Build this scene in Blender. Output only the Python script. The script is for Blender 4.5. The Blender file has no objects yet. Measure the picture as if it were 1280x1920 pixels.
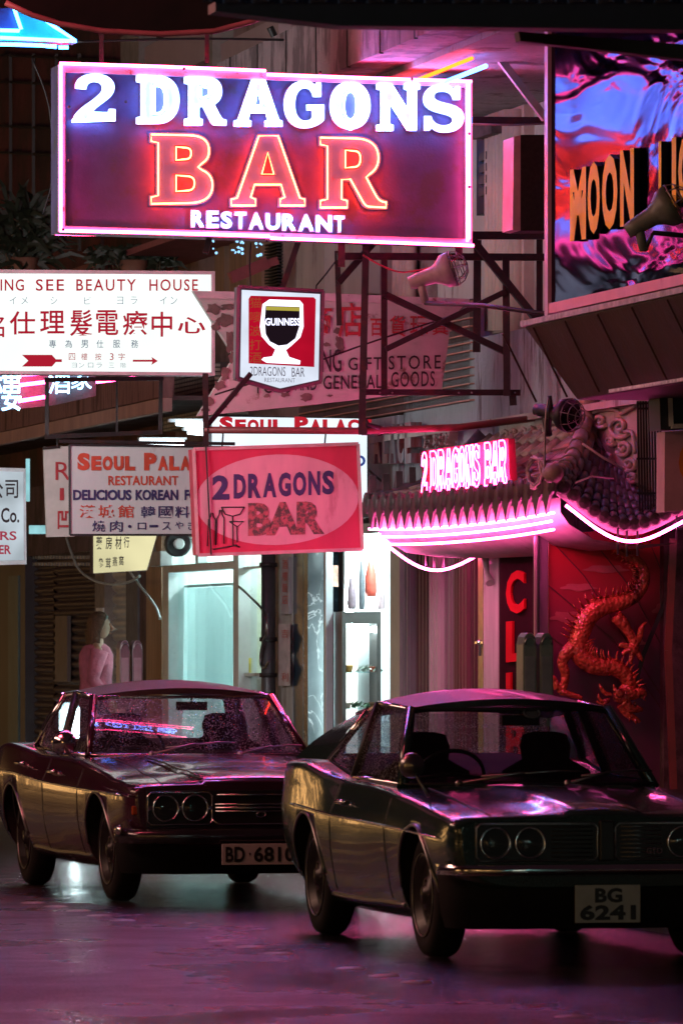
import bpy, bmesh, math, random
from math import sin, cos, pi, radians, sqrt, atan2
from mathutils import Vector, Matrix, noise
random.seed(7)
S = bpy.context.scene
COL = S.collection
# ------------------------------------------------------------------ camera, world, exposure
FPX = 11000.0            # focal length in pixels of the 1280 px wide photograph
CH = 1.53                # camera height
HOR = 1220.0             # row of the horizon
cd = bpy.data.cameras.new('Camera'); cam = bpy.data.objects.new('Camera', cd); COL.objects.link(cam)
cam.location = (0, 0, CH); cam.rotation_euler = (radians(90), 0, 0)
cd.sensor_fit = 'HORIZONTAL'; cd.sensor_width = 36; cd.lens = 36*FPX/1280
cd.shift_y = (HOR-960)/1280
cd.clip_start = .5; cd.clip_end = 600
cd.dof.use_dof = True; cd.dof.focus_distance = 41.5; cd.dof.aperture_fstop = 14
S.camera = cam
w = bpy.data.worlds.new('World'); S.world = w; w.use_nodes = True
nt = w.node_tree; bg = nt.nodes['Background']
sky = nt.nodes.new('ShaderNodeTexSky'); sky.sky_type = 'NISHITA'; sky.sun_disc = False
sky.sun_elevation = radians(-4); sky.sun_rotation = radians(200)
mx = nt.nodes.new('ShaderNodeMix'); mx.data_type = 'RGBA'; mx.inputs[0].default_value = .9
mx.inputs[7].default_value = (.42, .18, .24, 1)      # glow of the lit city on low cloud
nt.links.new(sky.outputs[0], mx.inputs[6]); nt.links.new(mx.outputs[2], bg.inputs[0])
bg.inputs[1].default_value = .03
S.view_settings.view_transform = 'Standard'; S.view_settings.look = 'None'
S.view_settings.exposure = 0.0; S.view_settings.gamma = 1
S.render.engine = 'CYCLES'
S.cycles.use_denoising = True; S.cycles.max_bounces = 7; S.cycles.transparent_max_bounces = 16
S.cycles.sample_clamp_indirect = 6; S.cycles.sample_clamp_direct = 0
S.cycles.caustics_reflective = True; S.cycles.caustics_refractive = False

# ------------------------------------------------------------------ the street's own axes
A = radians(13); SA, CA = sin(A), cos(A)
U = Vector((-SA, CA, 0)); N = Vector((CA, SA, 0)); Z = Vector((0, 0, 1)); F0 = Vector((4.3, 30.2, 0))
def W(t, o, z): return F0 + U*t + N*o + Z*z          # along the street, out of the facade, up
def ray(px, py): return (px-640)/FPX, (HOR-py)/FPX
def cr(px, py, t):                                     # point of a plane across the street
    k, q = ray(px, py)
    o = (k*(F0.y+CA*t) - (F0.x-SA*t))/(CA-k*SA)
    p = W(t, o, 0); p.z = CH + q*p.y; return p
def tf(px, o=0.0):
    k = (px-640)/FPX
    return (F0.x+CA*o-k*(F0.y+SA*o))/(SA+k*CA)
def fa(px, py, o=0.0):                                 # point of a plane parallel to the facade
    p = W(tf(px, o), o, 0); p.z = CH + ray(px, py)[1]*p.y; return p
def gd(px, py, z=0.0):
    k, q = ray(px, py); y = (z-CH)/q; return Vector((k*y, y, z))
def sto(p):
    d = p-F0; return d.dot(U), d.dot(N), p.z

# ------------------------------------------------------------------ mesh building
class MB:
    def __init__(s): s.v = []; s.f = []; s.m = []; s.s = []
    def add(s, vs, fs, mi=0, sm=False):
        b = len(s.v); s.v += [Vector(p) for p in vs]
        for f in fs: s.f.append([b+i for i in f]); s.m.append(mi); s.s.append(sm)
    def hexa(s, c, mi=0):
        s.add(c, [(0,3,2,1),(4,5,6,7),(0,1,5,4),(1,2,6,5),(2,3,7,6),(3,0,4,7)], mi)
    def box(s, t0, t1, o0, o1, z0, z1, mi=0):
        s.hexa([W(t0,o0,z0),W(t0,o1,z0),W(t1,o1,z0),W(t1,o0,z0),W(t0,o0,z1),W(t0,o1,z1),W(t1,o1,z1),W(t1,o0,z1)], mi)
    def lbox(s, x0, x1, y0, y1, z0, z1, mi=0):
        s.hexa([(x0,y0,z0),(x1,y0,z0),(x1,y1,z0),(x0,y1,z0),(x0,y0,z1),(x1,y0,z1),(x1,y1,z1),(x0,y1,z1)], mi)
    def fbox(s, px0, py0, px1, py1, o0=0.0, o1=.05, mi=0):
        t0, t1 = sorted((tf(px0,o0), tf(px1,o0))); y = W((t0+t1)/2,o0,0).y
        s.box(t0, t1, o0, o1, CH+(HOR-py1)/FPX*y, CH+(HOR-py0)/FPX*y, mi)
    def prism(s, pts, ext, mi=0, mside=None):
        n = len(pts); pts = [Vector(p) for p in pts]; ext = Vector(ext)
        s.add(pts+[p+ext for p in pts], [list(range(n)), list(range(2*n-1, n-1, -1))], mi)
        b = len(s.v)-2*n
        for i in range(n):
            j = (i+1) % n; s.f.append([b+i, b+n+i, b+n+j, b+j]); s.m.append(mi if mside is None else mside); s.s.append(False)
    def cprism(s, px, t, th, mi=0, mside=None): s.prism([cr(x,y,t) for x,y in px], U*th, mi, mside)
    def cbox(s, x0, y0, x1, y1, t, th=.05, mi=0): s.cprism([(x0,y0),(x1,y0),(x1,y1),(x0,y1)], t, th, mi)
    def tube(s, pts, r, n=6, closed=False, mi=0, sm=True, rot=0.0, up=None):
        pts = [Vector(p) for p in pts]; L = len(pts)
        rs = r if isinstance(r, (list, tuple)) else [r]*L
        b = len(s.v); up0 = up
        prev = None
        for i, p in enumerate(pts):
            if closed: d = pts[(i+1)%L]-pts[i-1]
            else: d = pts[min(i+1,L-1)]-pts[max(i-1,0)]
            if d.length < 1e-9: d = Vector((0,0,1))
            d.normalize()
            if prev is None:
                a = Vector(up0) if up0 is not None else (Z if abs(d.z) < .9 else Vector((1,0,0)))
            else: a = prev
            x = a - d*a.dot(d)
            if x.length < 1e-6: x = d.orthogonal()
            x.normalize(); y = d.cross(x); prev = x
            for k in range(n):
                an = 2*pi*k/n+rot; s.v.append(p+(x*cos(an)+y*sin(an))*rs[i])
        for i in range(L if closed else L-1):
            j = (i+1) % L
            for k in range(n):
                l = (k+1) % n
                s.f.append([b+i*n+k, b+i*n+l, b+j*n+l, b+j*n+k]); s.m.append(mi); s.s.append(sm)
        if not closed:
            s.f.append([b+k for k in range(n-1,-1,-1)]); s.m.append(mi); s.s.append(False)
            s.f.append([b+(L-1)*n+k for k in range(n)]); s.m.append(mi); s.s.append(False)
    def bar(s, p, q, w, mi=0): s.tube([p, q], w*.7071, 4, mi=mi, sm=False, rot=pi/4)
    def cbar(s, x0, y0, x1, y1, t, w, mi=0): s.bar(cr(x0,y0,t), cr(x1,y1,t), w, mi)
    def patch(s, g, mi=0, sm=True, flip=False):
        R, C = len(g), len(g[0]); fs = []
        for i in range(R-1):
            for j in range(C-1):
                q = (i*C+j, i*C+j+1, (i+1)*C+j+1, (i+1)*C+j); fs.append(q[::-1] if flip else q)
        s.add([p for r in g for p in r], fs, mi, sm)
    def lathe(s, base, ax, prof, n=16, mi=0, sm=True):
        ax = Vector(ax).normalized(); x = ax.orthogonal().normalized(); y = ax.cross(x); base = Vector(base)
        g = [[base+ax*h+(x*cos(2*pi*k/n)+y*sin(2*pi*k/n))*r for k in range(n+1)] for h, r in prof]
        s.patch(g, mi, sm)
    def ball(s, c, r, n=10, mi=0, sc=(1,1,1)):
        c = Vector(c)
        g = [[c+Vector((r*sc[0]*sin(pi*i/n)*cos(2*pi*k/(2*n)), r*sc[1]*sin(pi*i/n)*sin(2*pi*k/(2*n)), r*sc[2]*cos(pi*i/n))) for k in range(2*n+1)] for i in range(n+1)]
        s.patch(g, mi)
    def build(s, name, mats, parent=None, loc=None, local=False, bevel=0.0, merge=False):
        if not isinstance(mats, (list, tuple)): mats = [mats]
        if parent is not None: base = Vector((0,0,0)) if local else BASE[parent.name]
        else: base = Vector(loc) if loc is not None else Vector((0,0,0))
        me = bpy.data.meshes.new(name)
        me.from_pydata([tuple(p-base) for p in s.v], [], s.f)
        for m in mats: me.materials.append(m)
        me.polygons.foreach_set('material_index', s.m); me.polygons.foreach_set('use_smooth', s.s)
        if merge:
            bm = bmesh.new(); bm.from_mesh(me); bmesh.ops.remove_doubles(bm, verts=bm.verts, dist=1e-4); bm.to_mesh(me); bm.free()
        me.update()
        ob = bpy.data.objects.new(name, me); COL.objects.link(ob)
        if parent is not None: ob.parent = parent
        else: ob.location = base
        BASE[ob.name] = base
        if bevel:
            b = ob.modifiers.new('b', 'BEVEL'); b.width = bevel; b.segments = 2; b.limit_method = 'ANGLE'
        return ob
BASE = {}
def tag(o, label=None, cat=None, group=None, kind=None):
    if label: o['label'] = label
    if cat: o['category'] = cat
    if group: o['group'] = group
    if kind: o['kind'] = kind
    return o
def thing(name, label, cat, loc, group=None):
    o = bpy.data.objects.new(name, None); COL.objects.link(o); o.location = loc; o.empty_display_size = .2
    BASE[o.name] = Vector(loc); return tag(o, label, cat, group)
def kids(o): return [c for c in COL.objects if c.parent == o]
def copy_tree(o, parent=None):
    c = o.copy(); COL.objects.link(c); c.parent = parent; BASE[c.name] = BASE[o.name]
    for ch in kids(o):
        copy_tree(ch, c)
    return c

# ------------------------------------------------------------------ materials
def mat(name, col, rough=.6, metal=0.0, var=.25, vs=5.0, bump=0.0, bs=60.0, streak=0.0, coat=0.0, spec=.5, dirt=None, dirt_amt=.0, dscale=3.0, rvar=.0, drops=0.0):
    m = bpy.data.materials.new(name); m.use_nodes = True; t = m.node_tree; n = t.nodes; l = t.links
    b = n['Principled BSDF']; b.inputs['Roughness'].default_value = rough; b.inputs['Metallic'].default_value = metal
    b.inputs['Coat Weight'].default_value = coat; b.inputs['Coat Roughness'].default_value = .04
    b.inputs['Specular IOR Level'].default_value = spec
    tc = n.new('ShaderNodeTexCoord'); mp = n.new('ShaderNodeMapping'); l.new(tc.outputs['Object'], mp.inputs[0])
    mp.inputs['Scale'].default_value = (1, 1, 1/(1+streak*8))
    no = n.new('ShaderNodeTexNoise'); no.inputs['Scale'].default_value = vs*(1+streak*1.2); no.inputs['Detail'].default_value = 6
    no.inputs['Roughness'].default_value = .62; l.new(mp.outputs[0], no.inputs[0])
    cr_ = n.new('ShaderNodeValToRGB'); e = cr_.color_ramp.elements
    lo = [max(0, c*(1-var)) for c in col]; hi = [min(1, c*(1+var)) for c in col]
    e[0].position = .3; e[1].position = .7; e[0].color = (*lo, 1); e[1].color = (*hi, 1)
    l.new(no.outputs[0], cr_.inputs[0]); out = cr_.outputs[0]
    if dirt:
        n2 = n.new('ShaderNodeTexNoise'); n2.inputs['Scale'].default_value = dscale*(1+streak*1.2); n2.inputs['Detail'].default_value = 8; n2.inputs['Roughness'].default_value = .7
        l.new(mp.outputs[0], n2.inputs[0])
        r2 = n.new('ShaderNodeValToRGB'); r2.color_ramp.elements[0].position = .62-dirt_amt*.3; r2.color_ramp.elements[1].position = .7-dirt_amt*.25
        l.new(n2.outputs[0], r2.inputs[0])
        mm = n.new('ShaderNodeMix'); mm.data_type = 'RGBA'; l.new(r2.outputs[0], mm.inputs[0]); l.new(out, mm.inputs[6]); mm.inputs[7].default_value = (*dirt, 1); out = mm.outputs[2]
    l.new(out, b.inputs['Base Color'])
    if rvar:
        mr = n.new('ShaderNodeMapRange'); mr.inputs[1].default_value = .3; mr.inputs[2].default_value = .7
        mr.inputs[3].default_value = max(.02, rough-rvar); mr.inputs[4].default_value = min(1, rough+rvar)
        l.new(no.outputs[0], mr.inputs[0]); l.new(mr.outputs[0], b.inputs['Roughness'])
    hgt = None
    if bump:
        nb = n.new('ShaderNodeTexNoise'); nb.inputs['Scale'].default_value = bs; nb.inputs['Detail'].default_value = 4; l.new(tc.outputs['Object'], nb.inputs[0])
        bp = n.new('ShaderNodeBump'); bp.inputs['Strength'].default_value = min(1, bump); bp.inputs['Distance'].default_value = .02
        l.new(nb.outputs[0], bp.inputs['Height']); hgt = bp
    if drops:
        vo = n.new('ShaderNodeTexVoronoi'); vo.inputs['Scale'].default_value = 95; l.new(tc.outputs['Object'], vo.inputs[0])
        r3 = n.new('ShaderNodeValToRGB'); r3.color_ramp.elements[0].color = (1,1,1,1); r3.color_ramp.elements[1].color = (0,0,0,1); r3.color_ramp.elements[1].position = .42
        l.new(vo.outputs[0], r3.inputs[0])
        b2 = n.new('ShaderNodeBump'); b2.inputs['Strength'].default_value = drops; b2.inputs['Distance'].default_value = .004
        l.new(r3.outputs[0], b2.inputs['Height'])
        if hgt: l.new(hgt.outputs[0], b2.inputs['Normal'])
        hgt = b2
    if hgt:
        l.new(hgt.outputs[0], b.inputs['Normal'])
        if coat: l.new(hgt.outputs[0], b.inputs['Coat Normal'])
    return m
def emit(name, col, st=1.0, var=0.0, vs=3.0):
    m = bpy.data.materials.new(name); m.use_nodes = True; t = m.node_tree; n = t.nodes; l = t.links
    n.remove(n['Principled BSDF']); e = n.new('ShaderNodeEmission'); l.new(e.outputs[0], n['Material Output'].inputs[0])
    e.inputs[0].default_value = (*col, 1); e.inputs[1].default_value = st
    if var:
        tc = n.new('ShaderNodeTexCoord'); no = n.new('ShaderNodeTexNoise'); no.inputs['Scale'].default_value = vs; l.new(tc.outputs['Object'], no.inputs[0])
        mr = n.new('ShaderNodeMapRange'); mr.inputs[1].default_value = .3; mr.inputs[2].default_value = .7; mr.inputs[3].default_value = st*(1-var); mr.inputs[4].default_value = st*(1+var)
        l.new(no.outputs[0], mr.inputs[0]); l.new(mr.outputs[0], e.inputs[1])
    return m
def glass(name, tint=(1,1,1), rough=.02, droplets=0.0, film=.0, dscale=70.0):
    m = bpy.data.materials.new(name); m.use_nodes = True; t = m.node_tree; n = t.nodes; l = t.links
    n.remove(n['Principled BSDF']); out = n['Material Output']
    tr = n.new('ShaderNodeBsdfTransparent'); tr.inputs[0].default_value = (*tint, 1)
    gl = n.new('ShaderNodeBsdfGlossy'); gl.inputs['Roughness'].default_value = rough
    fr = n.new('ShaderNodeFresnel'); ge = n.new('ShaderNodeNewGeometry'); io = n.new('ShaderNodeMath'); io.operation = 'MULTIPLY_ADD'; io.inputs[1].default_value = 1/1.5-1.5; io.inputs[2].default_value = 1.5
    l.new(ge.outputs['Backfacing'], io.inputs[0]); l.new(io.outputs[0], fr.inputs[0])
    mx = n.new('ShaderNodeMixShader'); l.new(fr.outputs[0], mx.inputs[0]); l.new(tr.outputs[0], mx.inputs[1]); l.new(gl.outputs[0], mx.inputs[2]); last = mx
    if droplets:
        tc = n.new('ShaderNodeTexCoord'); vo = n.new('ShaderNodeTexVoronoi'); vo.inputs['Scale'].default_value = dscale; l.new(tc.outputs['Object'], vo.inputs[0])
        no = n.new('ShaderNodeTexNoise'); no.inputs['Scale'].default_value = 9; no.inputs['Detail'].default_value = 5; l.new(tc.outputs['Object'], no.inputs[0])
        ad = n.new('ShaderNodeMath'); ad.operation = 'MULTIPLY_ADD'; ad.inputs[1].default_value = .7; l.new(no.outputs[0], ad.inputs[0]); l.new(vo.outputs[0], ad.inputs[2])
        r3 = n.new('ShaderNodeValToRGB'); r3.color_ramp.elements[0].color = (1,1,1,1); r3.color_ramp.elements[1].color = (0,0,0,1)
        r3.color_ramp.elements[0].position = .52; r3.color_ramp.elements[1].position = .72; l.new(ad.outputs[0], r3.inputs[0])
        tl = n.new('ShaderNodeBsdfTranslucent'); tl.inputs[0].default_value = (.8,.8,.8,1)
        gd_ = n.new('ShaderNodeBsdfDiffuse'); gd_.inputs[0].default_value = (.5,.5,.5,1)
        m2 = n.new('ShaderNodeMixShader'); m2.inputs[0].default_value = .35; l.new(tl.outputs[0], m2.inputs[1]); l.new(gd_.outputs[0], m2.inputs[2])
        mu = n.new('ShaderNodeMath'); mu.operation = 'MULTIPLY_ADD'; mu.inputs[1].default_value = droplets; mu.inputs[2].default_value = film; l.new(r3.outputs[0], mu.inputs[0])
        m3 = n.new('ShaderNodeMixShader'); l.new(mu.outputs[0], m3.inputs[0]); l.new(mx.outputs[0], m3.inputs[1]); l.new(m2.outputs[0], m3.inputs[2]); last = m3
        bp = n.new('ShaderNodeBump'); bp.inputs['Strength'].default_value = .25; bp.inputs['Distance'].default_value = .003; l.new(r3.outputs[0], bp.inputs['Height']); l.new(bp.outputs[0], gl.inputs['Normal'])
    l.new(last.outputs[0], out.inputs[0]); return m
def cloth(name, col):
    m = bpy.data.materials.new(name); m.use_nodes = True; t = m.node_tree; n = t.nodes; l = t.links
    n.remove(n['Principled BSDF']); d = n.new('ShaderNodeBsdfDiffuse'); d.inputs[0].default_value = (*col, 1); tl = n.new('ShaderNodeBsdfTranslucent'); tl.inputs[0].default_value = (*col, 1)
    mx = n.new('ShaderNodeMixShader'); mx.inputs[0].default_value = .45; l.new(d.outputs[0], mx.inputs[1]); l.new(tl.outputs[0], mx.inputs[2]); l.new(mx.outputs[0], n['Material Output'].inputs[0]); return m

M = {}
M['steel'] = mat('dark_steel', (.020,.013,.014), .55, .3, .4, 9, .2, dirt=(.05,.016,.012), dirt_amt=.3, dscale=7)
M['black'] = mat('black_paint', (.012,.011,.013), .5)
M['rubber'] = mat('tyre_rubber', (.006,.006,.006), .8, bump=.1, spec=.25)
M['chrome'] = mat('chrome', (.75,.75,.76), .13, 1.0, .08, 8, rvar=.05)
M['dullchrome'] = mat('dull_chrome', (.3,.3,.3), .3, 1.0, .2, 8)
M['panel'] = mat('sign_panel', (.10,.085,.17), .45, 0, .18, 5, .12, dirt=(.09,.08,.09), dirt_amt=.3, dscale=3)
M['pinktrim'] = mat('painted_trim', (.55,.42,.45), .5, 0, .2, 6, dirt=(.2,.08,.07), dirt_amt=.1, dscale=14)
M['whiteplate'] = mat('white_plate', (.75,.75,.78), .5, 0, .06, 8, dirt=(.3,.25,.25), dirt_amt=.08, dscale=18)
M['salmon'] = mat('salmon_plate', (.055,.22,.42), .5, 0, .12, 5, dirt=(.10,.03,.03), dirt_amt=.1, dscale=16)
M['t_pink'] = emit('pink_neon', (42, 2.0, 8))
M['t_pink2'] = emit('porch_pink_neon', (44, 3.8, 16))
M['t_white'] = emit('white_neon', (7, 13, 46))
M['t_red'] = emit('red_neon', (30, .62, .10))
M['t_amber'] = emit('amber_neon', (105, 3.0, 1.0))
M['t_orange'] = emit('orange_neon', (20, .75, .05))
M['t_blue'] = emit('blue_neon', (.8, 3.4, 14))
M['t_hot'] = emit('hot_pink_neon', (30, 1.5, 8))
M['fluor'] = emit('fluorescent_tube', (85, 108, 110))
M['wall_dark'] = mat('dark_render', (.10,.06,.065), .8, 0, .4, 3, .4, 30, dirt=(.05,.03,.03), dirt_amt=.4, dscale=2)
M['wall_pale'] = mat('pale_render', (.42,.37,.34), .8, 0, .18, 2, .25, 40, streak=.5, dirt=(.20,.13,.12), dirt_amt=.15, dscale=3)
M['wall_grey'] = mat('grey_render', (.30,.31,.34), .8, 0, .25, 3, .4, 25, streak=.5, dirt=(.12,.09,.10), dirt_amt=.3, dscale=3)
M['concrete'] = mat('concrete', (.26,.24,.23), .85, 0, .3, 3, .5, 30, dirt=(.10,.08,.07), dirt_amt=.3)
M['letter_red'] = mat('red_paint', (.42,.03,.04), .5, 0, .2, 12)
M['letter_black'] = mat('black_sign_paint', (.03,.015,.02), .55)
M['navy'] = mat('navy_paint', (.035,.03,.11), .5)
# ------------------------------------------------------------------ text and glyphs
_tc = {}
def text2d(body, bold=0.0, space=1.0):
    k = (body, bold, space)
    if k in _tc: return _tc[k]
    c = bpy.data.curves.new('t', 'FONT'); c.body = body; c.offset = bold; c.space_character = space; c.resolution_u = 3
    o = bpy.data.objects.new('t', c); COL.objects.link(o)
    dg = bpy.context.evaluated_depsgraph_get(); dg.update(); e = o.evaluated_get(dg); me = e.to_mesh()
    vs = [(v.co.x, v.co.y) for v in me.vertices]; fs = [list(p.vertices) for p in me.polygons]
    e.to_mesh_clear(); bpy.data.objects.remove(o); bpy.data.curves.remove(c)
    x0 = min(v[0] for v in vs); x1 = max(v[0] for v in vs); y0 = min(v[1] for v in vs); y1 = max(v[1] for v in vs)
    vs = [((x-x0)/max(1e-6, x1-x0), (y-y0)/max(1e-6, y1-y0)) for x, y in vs]
    _tc[k] = (vs, fs); return _tc[k]
def flat_from_contours(cs):
    c = bpy.data.curves.new('g', 'CURVE'); c.dimensions = '2D'; c.fill_mode = 'BOTH'
    for pts in cs:
        s = c.splines.new('POLY'); s.points.add(len(pts)-1); s.use_cyclic_u = True
        for i, (x, y) in enumerate(pts): s.points[i].co = (x, y, 0, 1)
    o = bpy.data.objects.new('g', c); COL.objects.link(o)
    dg = bpy.context.evaluated_depsgraph_get(); dg.update(); e = o.evaluated_get(dg); me = e.to_mesh()
    vs = [(v.co.x, v.co.y) for v in me.vertices]; fs = [list(p.vertices) for p in me.polygons]
    e.to_mesh_clear(); bpy.data.objects.remove(o); bpy.data.curves.remove(c)
    return vs, fs
def path(d):
    tk = d.replace('M', ' M ').replace('L', ' L ').replace('C', ' C ').replace('Q', ' Q ').replace('Z', ' Z ').split()
    out = []; cur = []; i = 0; cmd = None
    while i < len(tk):
        if tk[i] in 'MLCQZ':
            cmd = tk[i]; i += 1
            if cmd == 'Z': out.append(cur); cur = []
            continue
        if cmd in 'ML': cur.append((float(tk[i]), float(tk[i+1]))); i += 2
        elif cmd == 'C':
            p = [cur[-1]]+[(float(tk[i+2*j]), float(tk[i+2*j+1])) for j in range(3)]; i += 6
            for s in range(1, 9):
                u = s/8; a, b, c, e = (1-u)**3, 3*u*(1-u)**2, 3*u*u*(1-u), u**3
                cur.append((a*p[0][0]+b*p[1][0]+c*p[2][0]+e*p[3][0], a*p[0][1]+b*p[1][1]+c*p[2][1]+e*p[3][1]))
    return out
SLAB = {
 'D': 'M0 0 L.45 0 C.8 0 .95 .22 .95 .5 C.95 .78 .8 1 .45 1 L0 1 L0 .86 L.1 .84 L.1 .16 L0 .14 Z M.36 .17 L.45 .17 C.62 .17 .68 .3 .68 .5 C.68 .7 .62 .83 .45 .83 L.36 .83 Z',
 'R': 'M0 0 L.44 0 L.44 .14 L.36 .16 L.36 .38 L.44 .38 L.6 .1 C.64 .03 .68 0 .76 0 L1 0 L1 .13 C.9 .13 .88 .17 .85 .22 L.72 .43 C.86 .5 .9 .6 .9 .7 C.9 .9 .75 1 .52 1 L0 1 L0 .86 L.1 .84 L.1 .16 L0 .14 Z M.36 .54 L.36 .83 L.5 .83 C.6 .83 .64 .78 .64 .69 C.64 .6 .6 .54 .5 .54 Z',
 'A': 'M0 0 L.38 0 L.38 .13 L.32 .15 L.36 .28 L.68 .28 L.72 .15 L.66 .13 L.66 0 L1.05 0 L1.05 .13 L.98 .15 L.68 1 L.38 1 L.08 .15 L0 .13 Z M.41 .43 L.52 .78 L.63 .43 Z',
 'G': 'M.95 .5 L.53 .5 L.53 .37 L.66 .37 L.66 .22 C.62 .16 .56 .15 .5 .15 C.34 .15 .27 .3 .27 .5 C.27 .72 .36 .85 .5 .85 C.6 .85 .66 .78 .68 .66 L.88 .66 L.88 .98 L.76 .98 L.73 .92 C.66 .99 .58 1.02 .48 1.02 C.2 1.02 0 .82 0 .5 C0 .2 .18 -.02 .46 -.02 C.7 -.02 .85 .06 .95 .16 Z',
 'O': 'M.48 -.02 C.8 -.02 .96 .2 .96 .5 C.96 .8 .8 1.02 .48 1.02 C.16 1.02 0 .8 0 .5 C0 .2 .16 -.02 .48 -.02 Z M.48 .15 C.33 .15 .28 .3 .28 .5 C.28 .7 .33 .85 .48 .85 C.63 .85 .68 .7 .68 .5 C.68 .3 .63 .15 .48 .15 Z',
 'N': 'M0 0 L.4 0 L.4 .13 L.32 .15 L.32 .55 L.7 0 L.92 0 L.92 .85 L1 .87 L1 1 L.62 1 L.62 .87 L.7 .85 L.7 .48 L.36 1 L0 1 L0 .87 L.1 .85 L.1 .15 L0 .13 Z',
 'S': 'M.06 .02 L.18 .02 L.22 .08 C.3 0 .38 -.02 .5 -.02 C.78 -.02 .92 .12 .92 .3 C.92 .5 .76 .56 .55 .61 C.36 .66 .28 .68 .28 .76 C.28 .83 .36 .86 .46 .86 C.58 .86 .66 .8 .68 .68 L.84 .68 L.84 .98 L.73 .98 L.7 .92 C.62 1 .54 1.02 .44 1.02 C.2 1.02 .04 .88 .04 .7 C.04 .5 .22 .44 .42 .39 C.6 .35 .67 .32 .67 .25 C.67 .17 .58 .14 .48 .14 C.36 .14 .24 .2 .22 .34 L.06 .34 Z',
 'B': 'M0 0 L.56 0 C.82 0 .95 .1 .95 .28 C.95 .42 .86 .5 .74 .53 C.84 .57 .9 .64 .9 .75 C.9 .92 .78 1 .55 1 L0 1 L0 .86 L.1 .84 L.1 .16 L0 .14 Z M.36 .6 L.36 .83 L.5 .83 C.6 .83 .64 .79 .64 .72 C.64 .64 .6 .6 .5 .6 Z M.36 .17 L.36 .44 L.53 .44 C.64 .44 .69 .39 .69 .31 C.69 .22 .64 .17 .53 .17 Z',
 '2': 'M0 0 L.9 0 L.9 .27 L.76 .27 L.74 .2 L.42 .2 C.5 .3 .6 .36 .7 .44 C.82 .53 .88 .62 .88 .73 C.88 .9 .72 1.02 .46 1.02 C.22 1.02 .04 .9 .06 .7 L.3 .68 C.3 .78 .36 .84 .46 .84 C.56 .84 .62 .79 .62 .71 C.62 .62 .54 .56 .42 .46 C.2 .3 .04 .2 0 0 Z'}
def glyph(ch):
    cs = path(SLAB[ch]); xs = [p[0] for c in cs for p in c]; ys = [p[1] for c in cs for p in c]
    x0, x1, y0, y1 = min(xs), max(xs), min(ys), max(ys)
    return [[((x-x0)/(x1-x0), (y-y0)/(y1-y0)) for x, y in c] for c in cs]
def bil(a, b, c, d):                 # top left, top right, bottom right, bottom left -> (u, v)
    return lambda u, v: (d*(1-u)+c*u)*(1-v) + (a*(1-u)+b*u)*v
def qc(t, x0, y0, x1, y1, sk=0.0):   # rectangle of a cross plane from photo pixels; sk: fall of its right end
    return bil(cr(x0,y0,t), cr(x1,y0+sk,t), cr(x1,y1+sk,t), cr(x0,y1,t))
def qc4(t, tl, tr, br, bl): return bil(cr(*tl,t), cr(*tr,t), cr(*br,t), cr(*bl,t))
def qf4(o, tl, tr, br, bl): return bil(fa(*tl,o), fa(*tr,o), fa(*br,o), fa(*bl,o))
def put_text(mb, body, q, mi=0, bold=0.0, space=1.0, ext=None):
    vs, fs = text2d(body, bold, space); put_flat(mb, vs, fs, q, mi, ext)
def put_flat(mb, vs, fs, q, mi=0, ext=None):
    P = [q(x, y) for x, y in vs]
    mb.add(P, fs, mi)
    if ext is not None:
        n = len(P); ec = {}
        for f in fs:
            for i in range(len(f)):
                a, b = f[i], f[(i+1) % len(f)]; ec[(a, b)] = 1
        mb.add([p+ext for p in P], [f[::-1] for f in fs], mi)
        side = [(a, b) for (a, b) in ec if (b, a) not in ec]
        V = []; F = []
        for a, b in side:
            k = len(V); V += [P[a], P[b], P[b]+ext, P[a]+ext]; F.append((k, k+1, k+2, k+3))
        mb.add(V, F, mi)
def inset(c, d, asp=1.0):
    n = len(c); ar = sum(c[i][0]*c[(i+1)%n][1]-c[(i+1)%n][0]*c[i][1] for i in range(n)); sg = 1 if ar > 0 else -1
    out = []
    for i in range(n):
        p0, p1, p2 = c[i-1], c[i], c[(i+1)%n]
        e1 = Vector((p1[0]-p0[0], p1[1]-p0[1])); e2 = Vector((p2[0]-p1[0], p2[1]-p1[1]))
        if e1.length < 1e-6 or e2.length < 1e-6: out.append(p1); continue
        e1.normalize(); e2.normalize(); nn = Vector((-(e1.y+e2.y), e1.x+e2.x))
        if nn.length < .2: out.append(p1); continue
        nn.normalize(); out.append((p1[0]+sg*nn.x*d/asp, p1[1]+sg*nn.y*d))
    return out

# ------------------------------------------------------------------ the big neon sign
T1 = 11.6
SG = thing('neon_sign', 'large blue and red neon sign reading 2 DRAGONS BAR RESTAURANT outlined in pink neon', 'neon sign', cr(500,448,T1))
mb = MB(); mb.cprism([(110,120),(885,150),(885,459),(110,434)], T1, .3); mb.build('cabinet', M['panel'], SG)
mb = MB()
for a, b, c, d in (((110,120),(885,150),(885,163),(110,134)), ((110,134),(122,134),(122,423),(110,423)), ((873,163),(885,163),(885,450),(873,450)), ((110,423),(885,448),(885,459),(110,434))):
    mb.prism([cr(*p, T1-.04) for p in (a,b,c,d)], U*.038)
mb.build('frame', M['pinktrim'], SG)
TR = .0105
def run(name, pts, t, m=M['t_pink'], r=TR):
    mb = MB(); mb.tube([cr(x,y,t) for x,y in pts], r, 8); return mb.build(name, m, SG)
run('neon_tube', [(112,118),(300,124),(498,132)], T1-.055); run('neon_tube', [(500,139),(700,146),(884,152)], T1-.055)
run('neon_tube', [(114,122),(114,280),(114,432)], T1-.055); run('neon_tube', [(876,154),(876,300),(876,452)], T1-.055)
run('neon_tube', [(112,432),(300,436),(505,442)], T1-.055); run('neon_tube', [(507,446),(700,453),(888,460)], T1-.055)
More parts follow.
